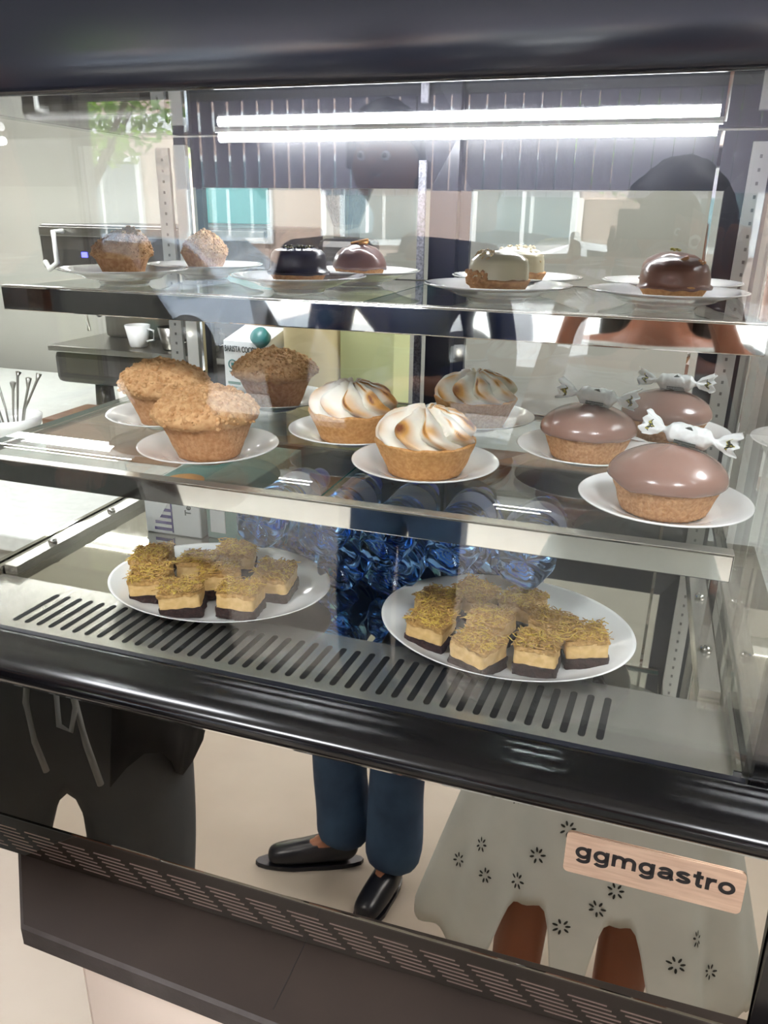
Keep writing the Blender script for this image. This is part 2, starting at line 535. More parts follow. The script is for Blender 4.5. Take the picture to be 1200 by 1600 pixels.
# vented strip, leaning a touch so that its foot is set back
b = MB()
Tv = Matrix.Translation((0, 0.5485, Z(-0.663))) @ Matrix.Rotation(math.radians(3), 4, 'X')
b.box(XL + 0.006, XR - 0.043, 0, 0.003, -0.060, 0, 'mirror', T=Tv)
b.box(XL + 0.006, XR - 0.043, -0.0016, 0.004, -0.0012, 0.0006, 'chrome', T=Tv)
vp = part(b, 'vent_panel'); vp['label'] = 'slotted steel vent strip under the mirror panel'
for g in range(-4, 16):
    gx = -0.567 + g * 0.0482
    if gx < XL + 0.02 or gx > XR - 0.115:
        continue
    b = MB()
    for k in range(7):
        x0 = gx + k * 0.0048; z0 = -0.019 - k * 0.0053
        b.box(x0, x0 + 0.036, -0.0004, 0.001, z0 - 0.0013, z0, 'slit', T=Tv)
    sub(b, 'vent_slits', vp)

# black bumper rail along the front: rounded profile swept along X
prof = []
for i in range(15):
    a = math.radians(95 + i * 14)
    prof.append((YF + 0.020 + 0.026 * math.cos(a), Z(-0.443) + 0.022 * math.sin(a) - 0.002))
prof = [(0.600, Z(-0.444)), (0.592, Z(-0.4385))] + [(0.583, Z(-0.4385)), (0.575, Z(-0.4405))] + \
       [(0.556, Z(-0.4405)), (0.542, Z(-0.445)), (0.535, Z(-0.451)), (0.535, Z(-0.459)), (0.539, Z(-0.4655)),
        (0.545, Z(-0.4685)), (0.55, Z(-0.4695)), (0.60, Z(-0.4695))]
# smooth profile
def sweep_x(mb, prof, x0, x1, m, smooth=True):
    n = len(prof)
    vs = [(x0, y, z) for y, z in prof] + [(x1, y, z) for y, z in prof]
    mb.add(vs, [(i, (i + 1) % n, n + (i + 1) % n, n + i) for i in range(n)], m, smooth)
    mb.add(vs, [tuple(range(n)), tuple(range(2 * n - 1, n - 1, -1))], m)
def refine(prof, it=2):
    for _ in range(it):
        q = []
        for i in range(len(prof)):
            a = Vector(prof[i]); c = Vector(prof[(i + 1) % len(prof)])
            q += [tuple(a * .75 + c * .25), tuple(a * .25 + c * .75)]
        prof = q
    return prof
b = MB(); sweep_x(b, refine(prof, 4), XL - 0.004, XR + 0.004, 'black_gloss')
o = part(b, 'front_rail'); o['label'] = 'glossy black bumper rail along the front'
b = MB(); b.box(XL, XR, 0.5462, 0.5800, Z(-0.4725), Z(-0.4697), 'chrome'); part(b, 'bright_trim')

# deck and slotted air plate
b = MB()
b.box(XL + 0.01, XR - 0.01, 0.715, YB, DK - 0.03, DK, 'deck')
part(b, 'deck')
b = MB()
b.box(GL + 0.012, GR - 0.008, 0.600, 0.7145, DK - 0.03, DK + 0.0008, 'brush')
ap = part(b, 'air_plate'); ap['label'] = 'satin steel plate with a row of slanting air slots'
for k in range(41):
    x = -0.6444 + k * 0.01645
    if x > 0.02:
        break
    pts = []
    for i in range(9):
        a = math.pi * i / 8
        pts.append((x + 0.0034 * math.cos(a), 0.687 + 0.0034 * math.sin(a)))
    for i in range(9):
        a = math.pi + math.pi * i / 8
        pts.append((x - 0.004 + 0.0034 * math.cos(a), 0.6235 + 0.0034 * math.sin(a)))
    b = MB(); b.prism(pts, DK - 0.001, DK + 0.0012, 'black'); sub(b, 'air_slot', ap)
# bottom rubber strip inside front glass
b = MB(); b.box(GL, GR, 0.5965, 0.6030, DK - 0.004, DK + 0.004, 'black_frame'); part(b, 'glass_seal')

# front glass
b = MB()
Tg = Matrix.Translation((0, 0.590, DK - 0.004)) @ Matrix.Rotation(math.radians(0.0), 4, 'X')
b.box(XL + 0.008, XR - 0.008, 0, 0.005, 0, 0.556, 'glass', T=Tg)
o = part(b, 'front_glass')
# side glasses and their channels
for sx, x in (('l', GL), ('r', GR)):
    b = MB(); b.box(x - 0.0025, x + 0.0025, 0.602, YB - 0.03, DK - 0.01, Z(0.105), 'glass'); part(b, 'side_glass')
    b = MB()
    i = 1 if sx == 'l' else -1
    b.box(x - 0.010, x - 0.003, 0.603, YB - 0.03, DK - 0.012, DK + 0.010, 'chrome')
    b.box(x + 0.003, x + 0.010, 0.603, YB - 0.03, DK - 0.012, DK + 0.010, 'chrome')
    b.box(min(x + i * 0.012, x + i * 0.032), max(x + i * 0.012, x + i * 0.032), 0.72, YB - 0.03, DK, DK + 0.012, 'brush')
    for y in (0.80, 0.93, 1.03):
        b.lathe([(0.006, 0), (0.006, 0.004), (0.003, 0.006)], 'chrome', 14,
                T=Matrix.Translation((x + i * 0.022, y, DK + 0.012)))
    part(b, 'glass_channel')
# front corner posts (dark) just inside the glass ends
b = MB(); b.box(GR + 0.004, XR - 0.004, 0.597, 0.640, DK - 0.01, Z(0.105), 'black_gloss'); part(b, 'corner_post')
b = MB(); b.box(XL + 0.004, GL - 0.006, 0.597, 0.612, DK - 0.01, Z(0.105), 'black_gloss'); part(b, 'corner_post')
# uprights with perforations at the back corners, pale strip beside
for side, x in (('l', -0.712), ('r', 0.108)):
    b = MB()
    b.box(x - 0.011, x + 0.011, 1.098, 1.104, DK + 0.0, Z(0.088), 'perf')
    up = part(b, 'upright')
    b = MB()
    for k in range(34):
        zz = DK + 0.02 + k * 0.015
        b.box(x - 0.0015, x + 0.0015, 1.0972, 1.0985, zz, zz + 0.004, 'grey_metal')
    sub(b, 'perforations', up)
    s_ = 1 if side == 'l' else -1
    if side == 'l':
        b = MB(); b.box(x + 0.018, x + 0.038, 1.100, 1.110, DK, Z(0.092), 'pale_strip'); part(b, 'pale_strip')
    b = MB(); b.box(x + s_ * 0.046 - 0.002, x + s_ * 0.046 + 0.002, 1.100, 1.108, DK, Z(0.10), 'chrome'); part(b, 'edge_strip')
# right front shelf standard
b = MB(); b.box(0.108, 0.116, 0.86, 0.866, DK + 0.01, Z(0.10), 'chrome'); part(b, 'upright')

# ceiling, header, back
b = MB(); b.box(XL + 0.01, XR - 0.01, 0.60, YB, Z(0.105), Z(0.112), 'ceil'); part(b, 'inner_ceiling')
b = MB()
hp = [(0.589, Z(0.0865)), (0.584, Z(0.0885)), (0.580, Z(0.0945)), (0.577, Z(0.182)), (0.582, Z(0.190)), (0.62, Z(0.192)), (0.66, Z(0.192)), (0.66, Z(0.113)), (0.606, Z(0.110)), (0.602, Z(0.090))]
sweep_x(b, refine(hp, 1), XL, XR, 'black_head')
o = part(b, 'header'); o['label'] = 'glossy black header band above the front glass'
b = MB(); b.box(XL, XR, 0.661, YB, Z(0.113), Z(0.190), 'grey_metal'); part(b, 'roof_panel')
# back doors: outer surround + two sliding doors with bevelled frames
def frame(mb, x0, x1, z0, z1, w, wt, wb, y0, y1, m):
    # bevelled picture frame facing -Y: outer edge at y0, inner edge set back to y1
    o = [(x0, z0), (x1, z0), (x1, z1), (x0, z1)]
    q = [(x0 + w, z0 + wb), (x1 - w, z0 + wb), (x1 - w, z1 - wt), (x0 + w, z1 - wt)]
    vs = [(x, y0, z) for x, z in o] + [(x, y1, z) for x, z in q] + [(x, y1 + 0.012, z) for x, z in q] + [(x, y1 + 0.012, z) for x, z in o]
    fs = []
    for a in range(4):
        c = (a + 1) % 4
        fs += [(a, c, 4 + c, 4 + a), (4 + a, 4 + c, 8 + c, 8 + a), (8 + a, 8 + c, 12 + c, 12 + a), (12 + a, 12 + c, c, a)]
    mb.add(vs, fs, m)
def door(x0, x1, yy, wl):
    b = MB(); frame(b, x0, x1, DK + 0.004, Z(0.103), wl, 0.068, 0.085, yy, yy + 0.006, 'black_frame')
    d = part(b, 'sliding_door')
    b = MB(); b.box(x0 + wl, x1 - wl, yy + 0.009, yy + 0.013, DK + 0.085, Z(0.040), 'glass'); sub(b, 'door_glass', d)
    return d
dl = door(-0.700, -0.262, 1.113, 0.040)
dr = door(-0.300, 0.128, 1.132, 0.052)
b = MB(); b.box(-0.316, -0.306, 1.106, 1.1125, DK + 0.01, Z(0.07), 'gasket'); sub(b, 'brush_seal', dl)
b = MB()
b.box(-0.69, 0.12, 1.105, 1.16, DK, DK + 0.004, 'chrome')
b.box(-0.69, 0.12, 1.105, 1.108, DK + 0.003, DK + 0.012, 'chrome')
part(b, 'door_track')

# lamp tube
b = MB()
b.tube([(-0.580, 1.04, Z(0.0955)), (0.052, 1.04, Z(0.0955))], 0.0060, 'white_led', 16)
b.box(-0.585, 0.057, 1.035, 1.045, Z(0.1015), Z(0.105), 'pale_strip')
o = part(b, 'lamp_tube'); o['label'] = 'bright white lamp tube under the case ceiling'


# shelves: steel front trim and two panes each
def shelf(name, zt, yf, yb, x0, x1, hh, label):
    b = MB()
    b.bbox(x0, x1, yf, yf + 0.012, zt - hh, zt, 'chrome', 0.0012)
    sh = part(b, name); sh['label'] = label
    b = MB(); b.bbox(x0, x1, yf + 0.0, yf + 0.014, zt, zt + 0.0012, 'brush', 0.0004); sub(b, 'trim_lip', sh)
    mid = -0.278
    for a, c in ((x0 + 0.004, mid - 0.001), (mid + 0.001, x1 - 0.004)):
        b = MB(); b.box(a, c, yf + 0.0125, yb, zt - 0.007, zt - 0.001, 'shelfglass')
        # greenish cut edges
        k = b.m('glassedge')
        b.mi[-6] = k; b.mi[-5] = k; b.mi[-3] = k
        sub(b, 'glass_pane', sh)
    b = MB(); b.box(x0 + 0.01, x1 - 0.01, yb, yb + 0.006, zt - 0.009, zt, 'chrome'); sub(b, 'rear_rail', sh)
    for x in (x0 + 0.004, x1 - 0.010):
        b = MB(); b.box(x, x + 0.006, yf + 0.01, yb, zt - 0.013, zt - 0.0075, 'chrome'); sub(b, 'side_bracket', sh)
    return sh
T1, T2 = Z(-0.083), Z(-0.2565)
shelf('shelf', T1, 0.745, 1.080, -0.712, 0.104, 0.027, 'upper glass shelf with polished front trim')
shelf('shelf', T2, 0.640, 1.070, -0.722, 0.095, 0.024, 'lower glass shelf with polished front trim')

# brand plate
b = MB()
pts = []
pw, ph, pr = 0.1465, 0.0405, 0.0045
for cxx, czz, a0 in ((pw - pr, pr, -90), (pw - pr, ph - pr, 0), (pr, ph - pr, 90), (pr, pr, 180)):
    for i in range(6):
        a = math.radians(a0 + i * 18)
        pts.append((cxx + pr * math.cos(a), czz + pr * math.sin(a)))
Tp = Tm @ Matrix.Translation((-0.0073, -0.0002, 0.1185)) @ FACE_FRONT
b.prism(pts, 0, 0.0016, 'copper', T=Tp)
bp = part(b, 'brand_plate'); bp['label'] = 'brushed copper coloured name plate'
def arc(cx, cy, rx, ry, a0, a1, n=20):
    return [(cx + rx * math.cos(math.radians(a0 + (a1 - a0) * i / n)), cy + ry * math.sin(math.radians(a0 + (a1 - a0) * i / n))) for i in range(n + 1)]
GL_ = {   # heavy wide sans letters as centre lines, x-height 1; (advance, strokes)
    'g': (1.22, [arc(0.52, 0.5, 0.38, 0.37, 0, 360, 28), [(0.92, 1.0), (0.92, 0.0)] + arc(0.54, -0.02, 0.38, 0.24, 0, -155, 14)]),
    'm': (1.78, [[(0.16, 1.0), (0.16, 0.0)], [(0.16, 0.5)] + arc(0.50, 0.56, 0.33, 0.31, 170, 0, 12) + [(0.83, 0.0)], [(0.83, 0.5)] + arc(1.17, 0.56, 0.33, 0.31, 170, 0, 12) + [(1.50, 0.0)]]),
    'a': (1.16, [arc(0.52, 0.64, 0.36, 0.23, 165, 0, 14) + [(0.88, 0.25), (0.98, 0.0)], [(0.88, 0.55), (0.60, 0.52)] + arc(0.44, 0.30, 0.28, 0.18, 100, 280, 12) + [(0.65, 0.12), (0.88, 0.32)]]),
    's': (1.06, [arc(0.50, 0.70, 0.34, 0.17, 20, 200, 14) + [(0.40, 0.54), (0.62, 0.47)] + arc(0.50, 0.30, 0.36, 0.17, 50, -165, 14)]),
    't': (0.80, [[(0.36, 1.30), (0.36, 0.28)] + arc(0.53, 0.27, 0.17, 0.15, 180, 280, 8) + [(0.66, 0.12)], [(0.04, 0.88), (0.68, 0.88)]]),
    'r': (0.82, [[(0.18, 1.0), (0.18, 0.0)], [(0.18, 0.5)] + arc(0.52, 0.52, 0.32, 0.35, 165, 85, 8) + [(0.70, 0.86)]]),
    'o': (1.14, [arc(0.54, 0.5, 0.40, 0.37, 0, 360, 30)]),
}
def ribbon(mb, pts, w, T, m, z=0.0004):
    n = len(pts); vs = []
    closed = (Vector(pts[0]) - Vector(pts[-1])).length < 1e-6
    for i in range(n):
        a = Vector(pts[i - 1 if i > 0 else (n - 2 if closed else 0)]); c = Vector(pts[i + 1 if i < n - 1 else (1 if closed else n - 1)])
        d = (c - a).normalized(); q = Vector((-d.y, d.x)) * w / 2
        p = Vector(pts[i])
        for sg in (1, -1):
            for zz in (0, z):
                vs.append((p.x + q.x * sg, p.y + q.y * sg, zz))
    fs = []
    for i in range(n - 1):
        o = i * 4; k = o + 4
        fs += [(o + 1, o + 3, k + 3, k + 1), (o, k, k + 2, o + 2), (o, o + 1, k + 1, k), (o + 2, k + 2, k + 3, o + 3)]
    fs += [(0, 2, 3, 1), ((n - 1) * 4, (n - 1) * 4 + 1, (n - 1) * 4 + 3, (n - 1) * 4 + 2)]
    mb.add(vs, fs, m, False, T)
b = MB(); xx = 0.0; HX = 0.0118
for chh in 'ggmgastro':
    adv, st = GL_[chh]
    T_ = Tm @ Matrix.Translation((0.0015 + xx, -0.0019, 0.1355)) @ FACE_FRONT @ Matrix.Diagonal((HX * 1.07, HX, 1, 1))
    for p_s in st:
        ribbon(b, p_s, 0.27, T_, 'letter')
    xx += adv * HX * 1.07
sub(b, 'lettering', bp)


# ================================================================ PLATES
def saucer_mb(r=0.0775, h=0.018):
    b = MB()
    k = r / 0.0775
    prof = [(0.0, 0.0015), (0.024 * k, 0.0015), (0.026 * k, 0.0), (0.029 * k, 0.0), (0.031 * k, 0.003), (0.045 * k, h * 0.42), (0.062 * k, h * 0.72),
            (r - 0.0015, h - 0.0018), (r, h - 0.0008), (r - 0.0006, h), (r - 0.002, h), (0.066 * k, h * 0.84), (0.052 * k, h * 0.56),
            (0.046 * k, h * 0.38), (0.040 * k, 0.0052), (0.034 * k, 0.0042), (0.0, 0.0042)]
    b.lathe(prof, 'china', 72, cap0=False, cap1=False)
    return b


def platter_mb(a, c, h=0.024):
    b = MB()
    prof = [(0.0, 0.002), (0.52, 0.002), (0.54, 0.0), (0.58, 0.0), (0.60, 0.003), (0.80, h * 0.42), (0.985, h * 0.93), (1.0, h * 0.97), (0.996, h),
            (0.97, h - 0.0015), (0.88, h * 0.66), (0.76, h * 0.38), (0.66, 0.0068), (0.60, 0.0056), (0.0, 0.0056)]
    b.lathe(prof, 'china', 96, cap0=False, cap1=False, sx=a, sy=c)
    return b


def copy_tree(o, parent=None):
    c = o.copy(); COL.objects.link(c)
    if parent is not None:
        c.parent = parent
    for ch in list(o.children):
        copy_tree(ch, c)
    return c


SAUCER = None
def plate(x, y, z, label, group, r=None):
    global SAUCER
    if SAUCER is None:
        SAUCER = saucer_mb().build('saucer'); o = SAUCER
    else:
        o = SAUCER.copy(); COL.objects.link(o)
    o.location = (x, y, z)
    return tag(o, label, 'plate', group)


# ================================================================ PASTRIES
def cup_mb(b, Rb, Rt, H, m, flutes=0, amp=0.0008, seed=0, wall=0.006, fill=0.004, rimr=0.0, nn=120, wob=0.0006):
    off = Vector((seed * 7.3, seed * 3.1, 1.7))
    prof = [(0, 0), (Rb * 0.9, 0), (Rb, 0.0015)]
    K = 9
    for i in range(1, K + 1):
        t = i / K
        prof.append((Rb + (Rt - Rb) * t, 0.0015 + (H - 0.0015) * t))
    prof += [(Rt + rimr * 0.2, H + 0.001), (Rt - wall * 0.4, H + 0.0022), (Rt - wall * 0.9, H + 0.001), (Rt - wall, H - fill), (0, H - fill)]
    def fn(p, a, r, z):
        k = 1.0
        if r > 0.005:
            d = amp * math.sin(flutes * a) if (flutes and z < H * 0.97) else 0
            d += wob * noise.noise(p * 90 + off) * 2 + 0.0012 * noise.noise(p * 30 + off)
            q = Vector((p.x, p.y, 0)).normalized()
            p = p + q * d
            if z > H * 0.9:
                p.z += 0.0012 * noise.noise(Vector((math.cos(a) * 3, math.sin(a) * 3, seed)))
        return p
    b.lathe(prof, m, nn, fn=fn, cap0=False, cap1=False)


def crumble_muffin(name, seed, sc=1.0, label='', cat='muffin', group=None, loc=(0, 0, 0), rz=0, lean=(0, 0), Hd=0.040, lop=0.25, spread=1.0):
    rnd = random.Random(seed)
    t = empty(name, loc, label, cat, group, rz)
    b = MB(); cup_mb(b, 0.0340 * sc, 0.0525 * sc, 0.048 * sc, 'cake', 40, 0.0005 * sc, seed, wall=0.004, fill=0.002)
    b.build('cake_body', t)
    # crumble top
    b = MB(); off = Vector((seed, seed * 2.2, 0))
    RT = 0.0560 * sc * spread; base = 0.042 * sc
    prof = [(0.048 * sc, base - 0.004 * sc), (RT * 0.97, base + 0.001 * sc), (RT, base + 0.006 * sc)]
    for i in range(1, 13):
        u = i / 12
        prof.append((RT * math.cos(u * math.pi / 2) ** 1.15 if i < 12 else 0, base + 0.006 * sc + Hd * sc * (math.sin(u * math.pi / 2) ** 1.15)))
    pts = []
    def surf(p, a, r, z):
        q = Vector((math.cos(a) * 1.2, math.sin(a) * 1.2, z * 20 / sc))
        k = 1 + 0.10 * noise.noise(q + off) + (0.05 * noise.noise(q * 4 + off))
        hz = max(0, z - base)
        return Vector((p.x * k + lean[0] * hz, p.y * k + lean[1] * hz, z + hz * 0.18 * noise.noise(q * 1.3 - off) + lop * hz * 0.0 + 0.0022 * sc * noise.noise(p * 260 / sc + off)))
    b.lathe(prof, 'crumb', 96, fn=surf, cap0=False, cap1=False)
    n = 900
    for i in range(n):
        u = rnd.random() ** 1.1
        a = rnd.uniform(0, 2 * math.pi)
        th = u * math.pi / 2
        r = RT * math.cos(th) ** 1.15; z = base + 0.006 * sc + Hd * sc * (math.sin(th) ** 1.15)
        if u < 0.04:
            z -= rnd.uniform(0, 0.006) * sc
        p = surf(Vector((r * math.cos(a), r * math.sin(a), z)), a, r, z)
        b.lump(p, rnd.choice((0.0011, 0.0014, 0.0018, 0.0022, 0.003)) * sc, 'crumb', rnd, 1)
    b.build('crumble_topping', t)
    return t


def meringue_tart(name, seed, label, loc, rz, group, sc=1.0, lobes=9):
    t = empty(name, loc, label, 'tart', group, rz)
    b = MB(); cup_mb(b, 0.0385 * sc, 0.0530 * sc, 0.035 * sc, 'crust', 0, 0, seed, wall=0.006, fill=0.006, nn=140)
    b.build('tart_shell', t)
    b = MB(); rnd = random.Random(seed)
    nU, nT = 264, 46
    R0 = 0.0485 * sc; H0 = 0.034 * sc; zb = 0.031 * sc
    vs = []; at = []
    lob = [rnd.uniform(0.85, 1.15) for _ in range(lobes + 1)]
    tst = [rnd.uniform(0.5, 1.3) for _ in range(lobes + 1)]
    for j in range(nT):
        u = j / (nT - 1)
        th = u * math.pi / 2
        rr = R0 * (math.cos(th) ** 0.62) * (1.0 + 0.06 * math.sin(u * math.pi))
        zz = zb + H0 * (math.sin(th) ** 0.92)
        for i in range(nU):
            a = 2 * math.pi * i / nU
            ph = (a / (2 * math.pi) * lobes + u * 1.5 + 0.35 * math.sin(u * 5.0)) % lobes
            k = int(ph); s = ph - k
            w = math.sin(math.pi * s ** 0.55) ** 0.7         # lopsided lobe with a sharp crease
            amp = (0.0145 * (1 - u) ** 0.4 * (0.25 + min(1, u * 5))) * sc * lob[k]
            d = (w - 0.72) * amp
            nr = math.cos(th); nz = math.sin(th)
            lipp = 0.0022 * sc * math.sin(math.pi * 2 * s) * (1 - u)
            r2 = max(0.0, rr + d * nr * 1.15)
            if u > 0.86:
                r2 *= (1 + 0.3 * (w - 0.6))
            z2 = zz + d * nz * 0.9 + (0.006 * sc * w * max(0, (u - 0.80)) / 0.2 * (1 if u < 0.96 else 0.4)) + 0.0008 * noise.noise(Vector((a * 6, u * 9, seed)))
            aa = a + lipp / max(rr, 0.01)
            vs.append((r2 * math.cos(aa), r2 * math.sin(aa), z2))
            # toasting: on the outward bellies, upper middle, and thin scorched lines along the crests
            tt = tst[k] * max(0, noise.noise(Vector((k * 3.1, u * 3.2, seed))) * 0.9 + 0.45) * (math.sin(math.pi * min(1, u * 1.15)) ** 0.8) * (w ** 2) * 1.0
            edge = math.exp(-((s - 0.12) / 0.035) ** 2) * max(0, noise.noise(Vector((k * 5.7, u * 4, seed + 9))) + 0.35) * 1.5 * (1 if u > 0.25 else u * 4)
            pk = max(0, u - 0.85) * 3.0
            at.append(min(1.0, tt * 1.25 + edge + pk * 0.6))
    fs = [(j * nU + i, j * nU + (i + 1) % nU, (j + 1) * nU + (i + 1) % nU, (j + 1) * nU + i) for j in range(nT - 1) for i in range(nU)]
    b.add(vs, fs, 'meringue', True)
    b.attr = at
    b.build('meringue_swirl', t)
    return t


def choc_tart(name, seed, label, loc, rz, group, sc=1.0):
    t = empty(name, loc, label, 'tart', group, rz)
    b = MB(); cup_mb(b, 0.0375 * sc, 0.0500 * sc, 0.033 * sc, 'crust_dark', 44, 0.0005, seed, wall=0.005, fill=0.004, nn=176)
    b.build('tart_shell', t)
    b = MB(); off = Vector((seed * 1.7, 2, seed))
    prof = [(0.044 * sc, 0.029 * sc), (0.0508 * sc, 0.0292 * sc), (0.0528 * sc, 0.0315 * sc), (0.0525 * sc, 0.0350 * sc)]
    for i in range(1, 17):
        u = i / 16
        prof.append((0.0525 * sc * math.cos(u * math.pi / 2) ** 1.30 if i < 16 else 0, (0.0345 + 0.0275 * math.sin(u * math.pi / 2) ** 1.05) * sc))
    def fn(p, a, r, z):
        q = Vector((math.cos(a), math.sin(a), 0))
        lip = 0.0016 * noise.noise(q * 2.2 + off) * (1 if z < 0.034 * sc else 0.2)
        return Vector((p.x * (1 + lip * 8), p.y * (1 + lip * 8), z + lip * 1.6 + 0.0012 * noise.noise(p * 26 + off)))
    b.lathe(prof, 'milk', 96, fn=fn, cap0=False, cap1=False)
    b.build('chocolate_glaze', t)
    return t


def candy(seed, label, loc, rz, tilt, group):
    """wrapped sweet along local X, both ends twisted and fanned"""
    rnd = random.Random(seed)
    t = empty('wrapped_candy', loc, label, 'candy', group, rz)
    t.scale = (1.12, 1.2, 1.2)
    t.rotation_euler = (tilt[0], tilt[1], rz)
    b = MB(); nx, nr = 90, 44
    L = 0.038
    vs = []
    def shape(x):
        ax = abs(x)
        if ax < 0.0135: return 0.0082, 0.0078
        if ax < 0.0200:
            k = (ax - 0.0135) / 0.0065; k = k * k * (3 - 2 * k)
            return 0.0082 + (0.0030 - 0.0082) * k, 0.0078 + (0.0022 - 0.0078) * k
        k = (ax - 0.0200) / (L - 0.0200)
        return 0.0030 + 0.0080 * k ** 0.8, 0.0022 + (0.0008 - 0.0022) * k
    off = Vector((seed, 0, 0))
    col = []
    for i in range(nx):
        x = -L + 2 * L * i / (nx - 1)
        w, h = shape(x)
        e = max(0, (abs(x) - 0.02) / (L - 0.02))
        bend = 0.004 * e * e * (1 if x > 0 else -1) * rnd.choice((1, 1))
        for k in range(nr):
            a = 2 * math.pi * k / nr
            ca, sa = math.cos(a), math.sin(a)
            nz_ = noise.noise(Vector((x * 190, ca * 1.6, sa * 1.6)) + off)
            nz2 = noise.noise(Vector((x * 420, ca * 3.5, sa * 3.5)) + off)
            y = ca * w * (1 + 0.10 * nz_ + 0.05 * nz2)
            z = sa * h * (1 + 0.16 * nz_ + 0.08 * nz2)
            if e > 0:
                z += 0.0022 * e * math.sin(ca * 7 + seed) + 0.004 * e * ca * math.sin(seed)
            tw = 1.15 * min(1, e * 4)
            y, z = y * math.cos(tw) - z * math.sin(tw), y * math.sin(tw) + z * math.cos(tw)
            vs.append((x + (0.0022 * math.sin(ca * 9 + seed * 2) * e), y, z + 0.003 * e))
    fs = []; mis = []
    b.m('wrap'); b.m('print_dark'); b.m('print_gold')
    for i in range(nx - 1):
        x = -L + 2 * L * (i + .5) / (nx - 1)
        for k in range(nr):
            fs.append((i * nr + k, i * nr + (k + 1) % nr, (i + 1) * nr + (k + 1) % nr, (i + 1) * nr + k))
            a = 2 * math.pi * (k + .5) / nr
            q = 0
            yy = math.cos(a)
            if abs(x) > 0.0285 and abs(x) < 0.0345 and abs(abs(x) - 0.0315) / 0.003 + abs(yy + 0.2) / 0.6 < 1:
                q = 1
                if noise.noise(Vector((x * 700, yy * 6, seed))) > 0.12: q = 2
            # emblem on top and front of the body
            if abs(x) < 0.013 and math.sin(a) > -0.3 and yy < 0.6:
                v = (a - math.radians(115)) / 0.8
                if v > -0.4 and v < 0.4 and abs(x) / 0.0050 < (v + 0.42) and yy < 0.25:
                    q = 1 if math.sin(a) < 0.98 else 2
            mis.append(q)
    fs += [tuple(range(nr - 1, -1, -1)), tuple((nx - 1) * nr + k for k in range(nr))]; mis += [0, 0]
    o0 = len(b.v)
    b.v += vs
    for f, q in zip(fs, mis):
        b.f.append(f); b.mi.append(q); b.sm.append(True)
    b.build('wrapper', t)
    # fine print: short dark strokes on the side facing out
    b = MB(); rnd = random.Random(seed + 5)
    for row in range(2):
        x = -0.0085
        while x < 0.0085:
            w = rnd.uniform(0.0004, 0.0009)
            zz = -0.0032 - row * 0.0016
            b.box(x, x + w, -0.0089, -0.0080, zz - 0.0011, zz, 'ink')
            x += w + 0.00035
    b.build('small_print', t)
    return t


